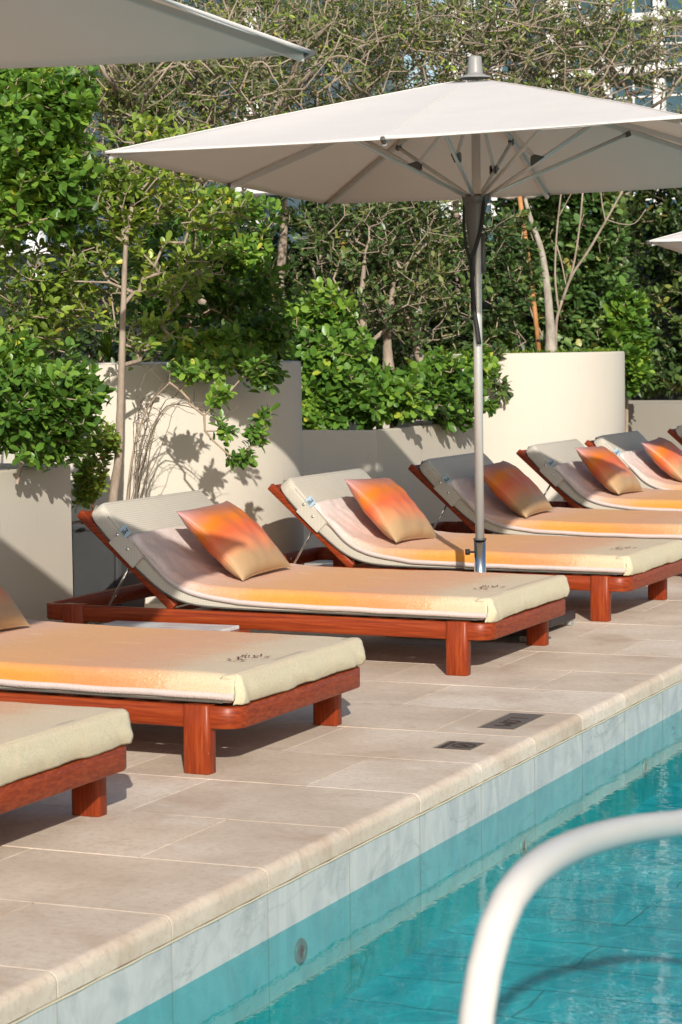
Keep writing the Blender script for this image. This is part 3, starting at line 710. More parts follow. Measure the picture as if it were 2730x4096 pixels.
for i, y in enumerate(spots):
    o = lg if i == 0 else lg.copy()
    if i: 
        col.objects.link(o)
        for ch in list(lg.children): copy_part(ch, o)
    o.location = (-OX, y, .002); tag(o, L_l[i], 'sun lounger', 'sun loungers in a row along the pool')
    src = tw[i % 3]
    o = src if (i % 3) not in used_t else src.copy()
    if (i % 3) in used_t:
        col.objects.link(o)
        for ch in list(src.children): copy_part(ch, o)
    used_t.add(i % 3)
    o.location = (-OX, y, .002); tag(o, L_t[i], 'towel', 'towels laid over the loungers')
    if i in PIL:
        yc = PIL[i][0]+PIL[i][1]
        src = PP[i % 2]; new = i in (1, 2)
        o = src if new else src.copy()
        if not new:
            col.objects.link(o)
            for ch in list(src.children): copy_part(ch, o)
        ang = [0, R(44), R(43.5), R(47), R(43), R(45), R(42), 0][i]
        tw_ = [0, 0, R(2), R(-3), R(1.5), R(-2), R(3), 0][i]
        # local x -> along Y, local y -> up the slope (towards -X), local z -> out
        ydir = Vector((-math.cos(ang), 0, math.sin(ang))); xdir = Vector((0, 1, 0)); zdir = xdir.cross(ydir)
        if zdir.z < 0: zdir = -zdir; xdir = -xdir
        Mx = Matrix((xdir, ydir, zdir)).transposed().to_4x4() @ Matrix.Rotation(tw_, 4, 'Z')
        foot = Vector((-2.15+[0, .0, .01, -.01, .02, -.015, .01, 0][i], yc+.01, .366+gz(-2.1)))
        Mx.translation = foot+ydir*.225+zdir*.035
        o.matrix_world = Mx
        tag(o, L_p[i], 'pillow', 'sunset print pillows on the loungers')

# ------------------------------------------------------------------ side tables
def side_table(x0, x1, y0, y1, z, label):
    t = empty('side_table', ((x0+x1)/2, (y0+y1)/2, gz(x0)), label, 'side table', 'low marble topped tables between loungers'); cx, cy = (x0+x1)/2, (y0+y1)/2
    b = bmesh.new(); add_box(b, (x0-cx, y0-cy, z-.018), (x1-cx, y1-cy, z), .003); o = obj('tabletop', b, 'tmarble', t); set_tint(o, [.3]*len(o.data.polygons))
    b = bmesh.new(); add_box(b, (x0-cx-.02, y0-cy+.02, z-.075), (x1-cx+.055, y1-cy+.0, z-.0185), .004); obj('apron', b, 'wood', t)
    for sx in (x0-cx, x1-cx-.02):
        for sy in (y0-cy+.03, y1-cy-.08):
            b = bmesh.new(); add_box(b, (sx, sy, 0), (sx+.05, sy+.05, z-.076), .006); obj('leg', b, 'wood', t)
side_table(-2.62, -1.955, 9.08, 9.83, .192, 'low marble topped table showing under the near rail of the lounger seen whole')
side_table(-3.05, -2.42, 13.42, 14.05, .185, 'low marble topped table seen through the frame of the lounger behind the pole')

# ------------------------------------------------------------------ umbrella
def make_umbrella():
    root = empty('parasol', (-1.354, 11.5, 0), '', 'umbrella')
    o0 = Vector((-1.354, 11.5, 0))
    pt = lambda x, y, z: Vector((x, y, z))-o0
    Lc, Fm, NR, FR = pt(-2.584, 9.730, 2.454), pt(-2.895, 13.007, 2.392), pt(.187, 9.993, 2.50), pt(-.125, 13.27, 2.438)
    nm, bm_, lm = pt(-1.199, 9.861, 2.463), pt(-1.510, 13.138, 2.400), pt(-2.740, 11.368, 2.409)
    rm = (NR+FR)/2+Vector((0, 0, -.012))
    peak = Vector((-.006, 0, 2.905))
    rim = [Lc, nm, NR, rm, FR, bm_, Fm, lm]
    # canopy: eight panels, slightly slack
    b = bmesh.new(); N = 22; grid = {}
    top0 = .06
    for k in range(8):
        A, B = rim[k], rim[(k+1) % 8]
        for i in range(N+1):
            t = i/N
            for j in range(N+1):
                s = j/N
                if (k, i, j) in grid: continue
                if j == N: key = ((k+1) % 8, i, 0)
                else: key = (k, i, j)
                if key in grid: grid[(k, i, j)] = grid[key]; continue
                e = A.lerp(B, s)
                if i == N: e = e+((peak-e)*Vector((1, 1, 0))).normalized()*(.035*4*s*(1-s)*.5)
                p = peak.lerp(e, top0+(1-top0)*t)
                rise = .008*math.sin(math.pi*t)                    # ribs bow up a little
                sag = -.030*4*s*(1-s)*math.sin(math.pi*min(1, t*.85+.05))*t
                p = p+Vector((0, 0, rise+sag+.004*noise.noise(p*3)))
                grid[key] = b.verts.new(p); grid[(k, i, j)] = grid[key]
    for k in range(8):
        for i in range(N):
            for j in range(N):
                q = []
                for v in (grid[k, i, j], grid[k, i, j+1], grid[k, i+1, j+1], grid[k, i+1, j]):
                    if v not in q: q.append(v)
                if len(q) > 2:
                    try: f = b.faces.new(q); f.smooth = True
                    except ValueError: pass
    SEAM = [[grid[k, i, 0].co.copy()+Vector((0, 0, .002)) for i in range(N+1)] for k in range(8)]
    bmesh.ops.recalc_face_normals(b, faces=b.faces)
    cn = obj('canopy', b, 'canopy', root); md = cn.modifiers.new('thick', 'SOLIDIFY'); md.thickness = .002
    b = bmesh.new()
    for k in range(8):
        tube_bm(b, SEAM[k], .0032, 5)
    obj('seam', b, 'canopy', cn)
    # hem round the rim
    b = bmesh.new()
    for k in range(8):
        A, B = rim[k], rim[(k+1) % 8]; pts = []
        for j in range(9):
            s = j/8; e = A.lerp(B, s); e = e+((peak-e)*Vector((1, 1, 0))).normalized()*(.035*4*s*(1-s)*.5)*.9; pts.append(e+Vector((0, 0, -.004)))
        tube_bm(b, pts, .0042, 5)
    obj('canopy_hem', b, 'canopy', cn)
    # pole
    b = bmesh.new(); tube_bm(b, [(0, 0, .46), (0, 0, 2.88)], .0235, 24); obj('pole', b, 'alu', root)
    so_ = bmesh.new(); tube_bm(so_, [(0, 0, .03), (0, 0, .49)], .0315, 24); sk = obj('socket', so_, 'chrome', root)
    b = bmesh.new(); tube_bm(b, [(0, 0, .487), (0, 0, .497)], .0345, 24); obj('collar', b, 'dkplastic', sk)
    b = bmesh.new(); tube_bm(b, [(-.02, -.012, .425), (-.055, -.03, .425)], .006, 10); tube_bm(b, [(-.048, -.026, .425), (-.068, -.037, .425)], .016, 9); obj('knob', b, 'black', sk)
    # finial
    b = bmesh.new(); lathe_bm(b, [(.082, 2.905), (.080, 2.913), (.055, 2.922), (.042, 2.928), (.040, 2.936), (.034, 3.010), (.030, 3.018), (.001, 3.021)], 32)
    obj('finial', b, simple('pale_grey_plastic', (.30, .295, .28), .4), root, True)
    # hub sleeve: wide collar tapering to the left-hand side of the pole
    b = bmesh.new(); lathe_bm(b, [(.030, 2.290), (.072, 2.300), (.075, 2.285), (.068, 2.262), (.036, 2.238), (.028, 2.22)], 32)
    t2 = bmesh.new()
    for q in range(9):
        f = q/8; z = 2.292-.42*f; rr = .070*(1-f)+.024*f
        wd = 1.75*(1-f)**1.2+.35
        a0 = math.atan2(-.9, -.5)
        ring = [t2.verts.new((rr*math.cos(a0+a), rr*math.sin(a0+a), z)) for a in np.linspace(-wd, wd, 13)]
        if q:
            for k in range(12): f_ = t2.faces.new((pr_[k], pr_[k+1], ring[k+1], ring[k])); f_.smooth = True
        pr_ = ring
    join(b, t2)
    hb = obj('hub', b, 'hubgrey', root, True); md = hb.modifiers.new('thick', 'SOLIDIFY'); md.thickness = .004; md.offset = 0
    # crank barrel at the right side
    b = bmesh.new(); tube_bm(b, [(.032, .012, 1.90), (.030, .012, 2.10)], .011, 14); lathe_bm(b, [(.011, 1.89), (.012, 1.90)], 14, (.032, .012)); obj('crank_handle', b, 'hubgrey', root)
    # black cord loop and tail
    b = bmesh.new()
    def strap(P, w_):
        P = spline(P, 26); pv = None
        for i, p in enumerate(P):
            a = -.6+i*.05; s = Vector((math.cos(a), math.sin(a), 0))*w_
            v1, v2 = b.verts.new(Vector(p)-s), b.verts.new(Vector(p)+s)
            if pv: f = b.faces.new((pv[0], pv[1], v2, v1)); f.smooth = True
            pv = (v1, v2)
    strap([(.020, -.05, 2.300), (.052, -.045, 2.295), (.055, -.052, 2.20), (.038, -.055, 2.10), (.004, -.06, 2.00), (-.012, -.075, 1.972)], .011)
    strap([(-.058, -.03, 2.27), (-.054, -.045, 2.16), (-.040, -.055, 2.03), (-.020, -.062, 1.965), (-.018, -.07, 1.93)], .008)
    strap([(-.020, -.052, 1.985), (-.013, -.045, 1.88), (-.006, -.042, 1.72), (.012, -.042, 1.60), (.022, -.04, 1.52)], .0125)
    st = obj('strap', b, 'black', root); md = st.modifiers.new('thick', 'SOLIDIFY'); md.thickness = .0015
    # small warning sticker on the pole
    b = bmesh.new()
    P = [[b.verts.new((.0239*math.cos(a), .0239*math.sin(a), z)) for a in np.linspace(R(-130), R(-85), 6)] for z in (1.60, 1.635)]
    for k in range(5): b.faces.new((P[0][k], P[0][k+1], P[1][k+1], P[1][k]))
    obj('sticker', b, 'cotton', root)
    b = bmesh.new()
    P = [[b.verts.new((.0241*math.cos(a), .0241*math.sin(a), z)) for a in np.linspace(R(-125), R(-92), 6)] for z in (1.640, 1.652)]
    for k in range(5): b.faces.new((P[0][k], P[0][k+1], P[1][k+1], P[1][k]))
    obj('sticker', b, simple('yellow_sticker', (.75, .42, .03), .6), root)
    # ribs, struts, brackets
    for k in range(8):
        e = rim[k]; d2 = (e-peak)
        pts = [peak+d2*f+Vector((0, 0, .008*math.sin(math.pi*f)-.026)) for f in np.linspace(.04, .985, 8)]
        b = bmesh.new()
        for q in range(7): beam_bm(b, pts[q], pts[q+1]+(pts[q+1]-pts[q])*.02, .018, .028, bev=.003)
        rb = obj('rib', b, 'alu', root)
        b = bmesh.new(); beam_bm(b, pts[-1], e+(e-pts[-1]).normalized()*.012+Vector((0, 0, -.006)), .021, .02, bev=.004); obj('end_cap', b, 'dkplastic', rb)
        f = .47
        j = peak+d2*f+Vector((0, 0, .008*math.sin(math.pi*f)-.040))
        h = Vector((e.x, e.y, 0)).normalized()
        h0 = Vector((h.x*.060, h.y*.060, 2.292))
        b = bmesh.new(); tube_bm(b, [h0, j], .0108, 12); st_ = obj('strut', b, 'alu', root)
        b = bmesh.new(); dj = (j-h0).normalized(); beam_bm(b, j-dj*.02, j+dj*.012, .028, .030, bev=.004); obj('joint_cap', b, 'dkplastic', st_)
        if k % 2 == 0: continue
        bp = h0.lerp(j, .46); top = Vector((h.x*.03, h.y*.03, 2.80))
        b = bmesh.new(); beam_bm(b, bp, top, .014, .022, bev=.003); obj('link', b, 'alu', root)
        b = bmesh.new(); side = h.cross(Vector((0, 0, 1))); dl = (top-bp).normalized()
        tri = [bp-dj*.045-dl*.004, bp+dj*.045-dl*.004, bp+dl*.040+dj*.012, bp+dl*.040-dj*.012]
        for sgn in (-1, 1):
            q1 = [b.verts.new(p+side*sgn*.019) for p in tri]; q2 = [b.verts.new(p+side*sgn*.012) for p in tri]
            b.faces.new(q1); b.faces.new(q2[::-1])
            for m in range(4): b.faces.new((q1[m], q1[(m+1) % 4], q2[(m+1) % 4], q2[m]))
        bmesh.ops.recalc_face_normals(b, faces=b.faces); bmesh.ops.bevel(b, geom=list(b.edges), offset=.003, segments=2, affect='EDGES')
        obj('bracket', b, 'dkplastic', st_)
    # foot
    b = bmesh.new(); add_box(b, (-.40, -.40, .035), (.40, .40, .085), .01); bs = obj('base', b, 'base', root)
    for sx, sy in ((1, 1), (-1, 1), (1, -1), (-1, -1)):
        b = bmesh.new(); tube_bm(b, [(sx*.37-.018, sy*.37, .028), (sx*.37+.018, sy*.37, .028)], .028, 18); obj('caster', b, simple('caster_grey', (.35, .36, .34), .6), bs)
    return root
u1 = make_umbrella(); tag(u1, 'cream square parasol on a silver pole in the middle of the picture', 'umbrella', 'cream parasols over the loungers')
for loc, rot, lab in (((-1.43, 4.90, .045), .038, 'cream parasol corner filling the top left of the picture'), ((-.30, 17.07, -.254), 0, 'small far cream parasol tip at the right edge before the dark hedge')):
    c = u1.copy(); col.objects.link(c)
    for ch in list(u1.children): copy_part(ch, c)
    c.location = loc; c.rotation_euler = (0, rot, 0); tag(c, lab, 'umbrella', 'cream parasols over the loungers')

# ------------------------------------------------------------------ handrail
hp = []
for x, y, d in ((1092, 2420, 2.63), (1094, 2353, 2.65), (1112, 2235, 2.66), (1137, 2140, 2.68), (1172, 2062, 2.72), (1225, 2000, 2.80), (1290, 1957, 2.92), (1370, 1926, 3.10), (1460, 1905, 3.30), (1568, 1890, 3.6)):
    v = CD+CR*(x*1.7411-PW/2)/F_PX-CU*(y*1.7411-PH/2)/F_PX
    hp.append(CAM+v*d)
t = empty('pool_handrail', (hp[0][0], hp[0][1], FL), 'thick white painted handrail curving over the pool in the lower right corner', 'handrail'); off = np.array(t.location)
last = hp[-1]; dr = (hp[-1]-hp[-2]); dr /= np.linalg.norm(dr)
ext = [last+dr*.12+np.array([0, 0, .01]), last+dr*.25+np.array([.0, 0, .035])]+[np.array(p) for p in ((1.955, 3.95, .80), (1.98, 4.18, .85), (2.08, 4.45, .87), (2.30, 4.70, .85), (2.50, 4.80, .70), (2.58, 4.84, .3), (2.60, 4.85, FL))]  # unseen run of the rail, shaped to cast the shadow band on the floor
low = [np.array([hp[0][0]-.005, hp[0][1]-.02, FL]), np.array([hp[0][0]-.004, hp[0][1]-.015, 0]), np.array([hp[0][0]-.002, hp[0][1]-.008, .4])]
P = spline([p-off for p in low+hp+ext], 110)
b = bmesh.new(); tube_bm(b, P, .0205, 40); obj('tube', b, 'whitepaint', t)
b = bmesh.new(); lathe_bm(b, [(.026, .0), (.06, .0), (.06, .01), (.045, .02), (.026, .022)][::-1], 32); obj('flange', b, 'chrome', t, True, loc=(0, 0, .002))

# ------------------------------------------------------------------ planters
def box_planter(x0, x1, y0, y1, h, label, mat='plaster', name='planter_box'):
    cx, cy = (x0+x1)/2, (y0+y1)/2; z = gz(x1)
    t = empty(name, (cx, cy, z), label, 'planter'); wth = .07; b = bmesh.new()
    X0, X1, Y0_, Y1_ = x0-cx, x1-cx, y0-cy, y1-cy
    O = [(X0, Y0_), (X1, Y0_), (X1, Y1_), (X0, Y1_)]; I = [(X0+wth, Y0_+wth), (X1-wth, Y0_+wth), (X1-wth, Y1_-wth), (X0+wth, Y1_-wth)]
    L = [[b.verts.new((*p, 0)) for p in O], [b.verts.new((*p, h)) for p in O], [b.verts.new((*p, h)) for p in I], [b.verts.new((*p, h-.25)) for p in I]]
    for q in range(3):
        for k in range(4): b.faces.new((L[q][k], L[q][(k+1) % 4], L[q+1][(k+1) % 4], L[q+1][k]))
    bmesh.ops.recalc_face_normals(b, faces=b.faces)
    bmesh.ops.bevel(b, geom=[e for e in b.edges if len(e.link_faces) == 2 and max(v.co.z for v in e.verts) > h-.01 or (abs(e.verts[0].co.z-e.verts[1].co.z) > h*.8)], offset=.008, segments=3, affect='EDGES')
    sharp(obj('shell', b, mat, t), 40)
    b = bmesh.new(); add_box(b, (X0+wth-.01, Y0_+wth-.01, h-.2), (X1-wth+.01, Y1_-wth+.01, h-.07)); obj('soil', b, 'soil', t); return t
def round_planter(cx, cy, r, h, label):
    t = empty('round_planter', (cx, cy, gz(cx+r)), label, 'planter', 'tall round planters'); b = bmesh.new()
    lathe_bm(b, [(r, -.05), (r, h-.02), (r-.006, h-.004), (r-.014, h), (r-.06, h), (r-.07, h-.01), (r-.07, h-.3)], 120)
    for f in list(b.faces):
        if len(f.verts) > 4: b.faces.remove(f)
    sharp(obj('shell', b, 'plaster', t), 50)
    b = bmesh.new(); lathe_bm(b, [(r-.06, h-.12), (.01, h-.1)], 48); obj('soil', b, 'soil', t); return t
box_planter(-4.55, -3.50, 8.2, 10.93, .885, 'grey-cream rectangular planter at the left edge with a diagonal shadow')
round_planter(-4.25, 12.94, 1.1, 1.415, 'tall round cream planter left of the shrubs, branches throwing shadows on it')
box_planter(-4.75, -3.76, 15.83, 17.95, .875, 'lower cream planter between the two tall round ones, mostly in shade')
round_planter(-4.59, 21.0, 1.13, 1.418, 'tall round cream planter on the right with grass along its rim')
box_planter(-5.2, -3.2, 23.1, 24.6, .87, 'low planter in shade at the right edge before the dark hedge', 'shadeplaster')
box_planter(-5.4, -4.03, 22.6, 23.05, .875, 'narrow shaded planter side between the right round planter and the low one', 'shadeplaster')
# black pot
t = empty('plant_pot', (-3.535, 11.36, gz(-3.5)), 'dark grey square pot behind the lounger seen whole, the thin tree grows from it', 'pot')
b = bmesh.new()
for z0, z1_, a0, a1 in ((0, .50, .160, .183),):
    q0 = [b.verts.new((sx*a0, sy*a0, z0)) for sx, sy in ((-1, -1), (1, -1), (1, 1), (-1, 1))]; q1 = [b.verts.new((sx*a1, sy*a1, z1_)) for sx, sy in ((-1, -1), (1, -1), (1, 1), (-1, 1))]
    for k in range(4): b.faces.new((q0[k], q0[(k+1) % 4], q1[(k+1) % 4], q1[k]))
    b.faces.new(q0[::-1]); b.faces.new(q1)
bmesh.ops.bevel(b, geom=[e for e in b.edges if abs(e.verts[0].co.z-e.verts[1].co.z) > .1], offset=.03, segments=5, affect='EDGES')
sharp(obj('body', b, 'potgrey', t), 40)
b = bmesh.new(); add_box(b, (-.19, -.19, .495), (.19, .19, .535), .012); obj('rim', b, 'potgrey', t)
b = bmesh.new(); add_box(b, (-.16, -.16, .5), (.16, .16, .545), .01); obj('soil', b, 'soil', t)
# pebbles on the ground beside the pot
b = bmesh.new()
for k in range(90):
    p = Vector((-3.45+random.gauss(0, .16), 11.08+random.gauss(0, .035), gz(-3.4)+.006)); tt_ = bmesh.new(); bmesh.ops.create_icosphere(tt_, subdivisions=1, radius=random.uniform(.008, .016))
    for v in tt_.verts: v.co.z *= .6
    join(b, tt_, Matrix.Translation(p))
tag(obj('pebbles', b, simple('pebble', (.36, .31, .24), .8, var=.6, bscale=90)), 'loose beige pebbles on the paving at the foot of the dark pot', 'pebbles', kind='stuff')

# ------------------------------------------------------------------ plants
def ell(c, r, n, shell=.45):
    """n points in an ellipsoid, more of them near its surface"""
    d = rng.normal(size=(n, 3)); d /= np.linalg.norm(d, axis=1)[:, None]
    q = (shell+(1-shell)*rng.random(n)**.7)
    ph = rng.random()*50
    q *= np.array([1+.55*noise.noise(Vector((p[0]*2.2+ph, p[1]*2.2, p[2]*2.2))) for p in d])
    q *= np.where(rng.random(n) < .10, rng.uniform(1.05, 1.35, n), 1.0); q = q[:, None]
    return np.array(c)+d*q*np.array(r)
def skeleton(roots, tips, step=.12, wig=.25, droop=0.):
    nodes = [np.array(p, float) for p in roots]; par = [-1]+list(range(len(roots)-1))
    order = np.argsort(np.linalg.norm(tips-nodes[0], axis=1)); ends = []
    A = np.zeros((len(tips)*14+len(nodes)+50, 3)); n = len(nodes); A[:n] = nodes; dist = np.zeros(len(A))
    for i in range(1, n): dist[i] = dist[par[i]]+np.linalg.norm(A[i]-A[par[i]])
    for ti in order:
        p = tips[ti]; dd = np.linalg.norm(A[:n]-p, axis=1)
        j = int(np.argmin(dd+.22*dist[:n]*.6)); L = dd[j]; m = max(1, min(12, int(L/step)))
        q = A[j].copy(); cur = j; side = rng.normal(size=3)*L*wig*.5
        for k in range(1, m+1):
            f = k/m; x = q*(1-f)+p*f+side*math.sin(math.pi*f)*.6+rng.normal(size=3)*L*.03*(k < m)
            x[2] += droop*L*math.sin(math.pi*f)
            if n >= len(A): break
            A[n] = x; par.append(cur); dist[n] = dist[cur]+np.linalg.norm(x-A[cur]); cur = n; n += 1
        ends.append(cur)
    return A[:n].copy(), np.array(par), ends
def branches_mesh(A, par, ends, r_tip, r_root, sides=5, expo=.5, skip=0):
    n = len(A); cnt = np.zeros(n)
    for e in ends: cnt[e] += 1
    for i in range(n-1, 0, -1):
        if par[i] >= 0: cnt[par[i]] += cnt[i]
    cm = max(1, cnt[0]); rad = r_tip+(r_root-r_tip)*np.maximum(0, (cnt/cm))**expo
    idx = np.where(par >= 0)[0]; idx = idx[idx >= skip] if skip > 2 else idx; P0 = A[par[idx]]; P1 = A[idx]; R0 = np.minimum(rad[par[idx]], rad[idx]*1.25); R1 = rad[idx]
    d = P1-P0; L = np.linalg.norm(d, axis=1); ok = L > 1e-5; P0, P1, R0, R1, d, L = P0[ok], P1[ok], R0[ok], R1[ok], d[ok], L[ok]; d = d/L[:, None]
    ref = np.where(np.abs(d[:, 2:3]) < .9, np.array([[0, 0, 1.]]), np.array([[1., 0, 0]])); a = np.cross(d, ref); a /= np.linalg.norm(a, axis=1)[:, None]; bb = np.cross(d, a)
    k = np.arange(sides)*2*math.pi/sides; cs, sn = np.cos(k), np.sin(k)
    off = a[:, None, :]*cs[None, :, None]+bb[:, None, :]*sn[None, :, None]
    V0 = P0[:, None]-d[:, None]*R0[:, None, None]*.3+off*R0[:, None, None]; V1 = P1[:, None]+d[:, None]*R1[:, None, None]*.3+off*R1[:, None, None]
    V = np.concatenate([V0, V1], 1).reshape(-1, 3); m = len(P0)
    base = (np.arange(m)*2*sides)[:, None]; s_ = np.arange(sides)[None]; s2 = (s_+1) % sides
    Fq = np.stack([base+s_, base+s2, base+sides+s2, base+sides+s_], 2).reshape(-1, 4)
    return V, Fq
def np_mesh(name, V, Fq, mat, parent, tint=None, smooth=False):
    me = bpy.data.meshes.new(name); nv, nf = len(V), len(Fq); k = Fq.shape[1]
    me.vertices.add(nv); me.vertices.foreach_set('co', V.astype(np.float32).ravel())
    me.loops.add(nf*k); me.loops.foreach_set('vertex_index', Fq.astype(np.int32).ravel())
    me.polygons.add(nf); me.polygons.foreach_set('loop_start', (np.arange(nf)*k).astype(np.int32))
    if smooth: me.polygons.foreach_set('use_smooth', np.ones(nf, bool))
    me.update(calc_edges=True); me.validate(); me.materials.append(M[mat] if isinstance(mat, str) else mat)
    if tint is not None:
        a = me.attributes.new('tint', 'FLOAT', 'FACE'); a.data.foreach_set('value', tint.astype(np.float32))
    o = bpy.data.objects.new(name, me); col.objects.link(o); o.parent = parent; return o
# one leaf: a rounded outline folded along the midrib, unit length along +x
def leaf_shape(wd=.24, blunt=.72, fold=.10, curl=.10, tip=.55):
    h = fold*wd*3
    return np.array([(0, 0, 0), (.36, -wd*.78, h), (blunt, -wd, h-curl*.4), (.94, -wd*tip, h*.5-curl*.8), (1, 0, -curl), (.94, wd*tip, h*.5-curl*.8), (blunt, wd, h-curl*.4), (.36, wd*.78, h), (.55, 0, 0)])
LF = np.array([[0, 1, 2, 8], [8, 2, 3, 4], [8, 4, 5, 6], [0, 8, 6, 7]])
def leaves_mesh(pos, dirs, ups, size, shape):
    d = dirs/np.linalg.norm(dirs, axis=1)[:, None]; s = np.cross(ups, d); s /= (np.linalg.norm(s, axis=1)[:, None]+1e-9); u = np.cross(d, s)
    V = pos[:, None]+size[:, None, None]*(shape[None, :, 0:1]*d[:, None]+shape[None, :, 1:2]*s[:, None]+shape[None, :, 2:3]*u[:, None])
    n = len(pos); base = (np.arange(n)*9)[:, None, None]
    return V.reshape(-1, 3), (base+LF[None]).reshape(-1, 4), 4
def foliage(name, A, par, ends, per, size, shape, mat, parent, spread=.9, along=0, up=.35, hole=0., tint_scale=2.0):
    E = np.array(ends); E = E[rng.random(len(E)) > hole]
    P = A[E]; Dr = P-A[np.maximum(par[E], 0)]; Dr /= (np.linalg.norm(Dr, axis=1)[:, None]+1e-9)
    Dr = Dr+np.array([.25, -.25, up]); Dr /= np.linalg.norm(Dr, axis=1)[:, None]
    pos, dirs, ups, tn = [], [], [], []
    for k in range(per+along):
        a = k*2.4+rng.random(len(P))*.6
        ref = np.where(np.abs(Dr[:, 2:3]) < .9, np.array([[0, 0, 1.]]), np.array([[1., 0, 0]])); s = np.cross(Dr, ref); s /= np.linalg.norm(s, axis=1)[:, None]; t = np.cross(Dr, s)
        rad = s*np.cos(a)[:, None]+t*np.sin(a)[:, None]
        open_ = spread*(.35+.65*(k+1)/per) if k < per else spread
        dd = Dr*(1.15-open_*.75)[..., None] if np.ndim(open_) else Dr*(1.15-open_*.75)
        dd = dd+rad*open_+rng.normal(size=P.shape)*.12
        back = (k*.10 if k < per else rng.uniform(.8, 2.2))*size
        pos.append(P-Dr*np.array(back).reshape(-1, 1)*1.0+rng.normal(size=P.shape)*size*.12); dirs.append(dd); ups.append(Dr*.8+np.array([0, 0, .5])+rng.normal(size=P.shape)*.18)
        big = np.array([noise.noise(Vector(p*tint_scale)) for p in P])
        tn.append(np.clip(.42+.45*big+rng.normal(size=len(P))*.17+(.16 if k < 2 else 0), 0, 1))
    pos = np.concatenate(pos); dirs = np.concatenate(dirs); ups = np.concatenate(ups); tn = np.concatenate(tn)
    sz = size*1.12*rng.uniform(.65, 1.2, len(pos)); V, Fq, m = leaves_mesh(pos, dirs, ups, sz, shape)
    tint = np.repeat(tn, m); return np_mesh(name, V, Fq, mat, parent, tint)
def plant(name, label, cat, roots, tips, leaf=None, r=(.002, .02), bark='twig', group=None, wig=.25, step=.12, droop=0., expo=.5, extra=None, sides=5, part='branches'):
    roots = np.array([list(p) for p in roots], float); base = roots[0].copy()
    t = empty(name, tuple(base), label, cat, group)
    A, par, ends = skeleton(roots, tips, step, wig, droop); A = A-base
    V, Fq = branches_mesh(A, par, ends, r[0], r[1], sides, expo, len(roots))
    np_mesh(part, V, Fq, bark, t, smooth=True)
    if len(roots) > 2:
        b = bmesh.new(); Q = spline([p-base for p in roots], 8*len(roots)); n_ = len(Q)
        tube_bm(b, Q, [r[1]*(1.22-.80*k/n_+.35*math.exp(-k/n_*14))*(1+.09*noise.noise(Vector((k*.5, base[0], 0)))) for k in range(n_)], 12); obj('trunk', b, bark, t)
    for L in (leaf or []): foliage('foliage', A, par, ends, parent=t, **L)
    return t
SH_F = leaf_shape(.235, .70); SH_L = leaf_shape(.15, .6, .1, .25, .3); SH_R = leaf_shape(.29, .66)
def ev(x, y, Y, rx, rz, ry, n, shell=.45): return ell(at(x, y, Y), (rx, ry, rz), n, shell)
cat_ = np.concatenate
# 1 bush in the left planter
plant('ficus_bush', 'bright green leafy bush overflowing the planter at the left edge', 'bush', [at(40, 1110, 10.25), at(55, 1030, 10.25)],
      cat_([ev(70, 930, 10.3, .27, .26, .3, 200), ev(150, 900, 10.35, .17, .17, .22, 95), ev(20, 830, 10.3, .2, .13, .25, 70), ev(120, 1010, 10.45, .19, .10, .2, 60), ev(185, 960, 10.6, .08, .1, .12, 25), ev(-60, 930, 10.2, .25, .25, .3, 80)]),
      [dict(per=7, size=.066, shape=SH_F, mat='leafA', along=3, spread=.95)], (.0024, .012), 'bark')
# 2 tall dark foliage top left
plant('ficus_tree', 'tall dense ficus with dark green leaves at the left edge under the parasol corner', 'tree', [at(-60, 1080, 10.6), at(-50, 900, 10.7), at(-40, 700, 10.9), at(0, 560, 11.0)],
      cat_([ev(60, 290, 11.0, .28, .27, .35, 200), ev(160, 230, 11.0, .13, .15, .2, 65), ev(110, 380, 11.1, .22, .18, .3, 130), ev(150, 480, 11.2, .15, .12, .2, 55), ev(30, 480, 11.0, .2, .14, .2, 60), ev(-80, 350, 10.9, .25, .4, .3, 70), ev(60, 180, 11.2, .2, .12, .2, 60)]),
      [dict(per=7, size=.072, shape=SH_R, mat='leafA', along=2, spread=.95, up=.15)], (.0024, .015), 'twig')
plant('ficus_tree', 'sparse olive-leaved ficus branches between the tall left ficus and its bush', 'tree', [at(-20, 1060, 11.1), at(-10, 900, 11.2), at(20, 760, 11.3)],
      cat_([ev(60, 600, 11.4, .3, .24, .35, 110), ev(130, 700, 11.5, .25, .17, .3, 90), ev(40, 770, 11.3, .25, .1, .3, 50), ev(200, 560, 11.6, .2, .2, .2, 60)]),
      [dict(per=5, size=.060, shape=SH_F, mat='leafB', along=2, hole=.2)], (.0022, .009), 'twig', expo=.6)
# 3 thin tree in the dark pot
tr = [(-3.50, 11.35, .50), (-3.475, 11.35, .72), (-3.442, 11.35, .897), (-3.425, 11.35, 1.14), (-3.407, 11.35, 1.43), (-3.388, 11.35, 1.768), (-3.364, 11.35, 2.103), (-3.335, 11.37, 2.30), (-3.345, 11.42, 2.50)]
plant('potted_tree', 'slender pale-barked tree growing from the dark pot before the round planter', 'tree', tr,
      cat_([ev(285, 470, 11.4, .13, .22, .15, 260), ev(330, 400, 11.6, .2, .12, .25, 80), ev(400, 620, 11.7, .30, .20, .35, 130), ev(450, 480, 11.8, .34, .12, .3, 130), ev(350, 310, 11.8, .27, .08, .25, 90), ev(210, 600, 11.4, .17, .14, .2, 70), ev(330, 760, 11.5, .18, .12, .2, 50)]),
      [dict(per=5, size=.056, shape=SH_F, mat='leafB', along=1, hole=.40, spread=.95)], (.0018, .0225), 'bark', expo=.46, wig=.3)
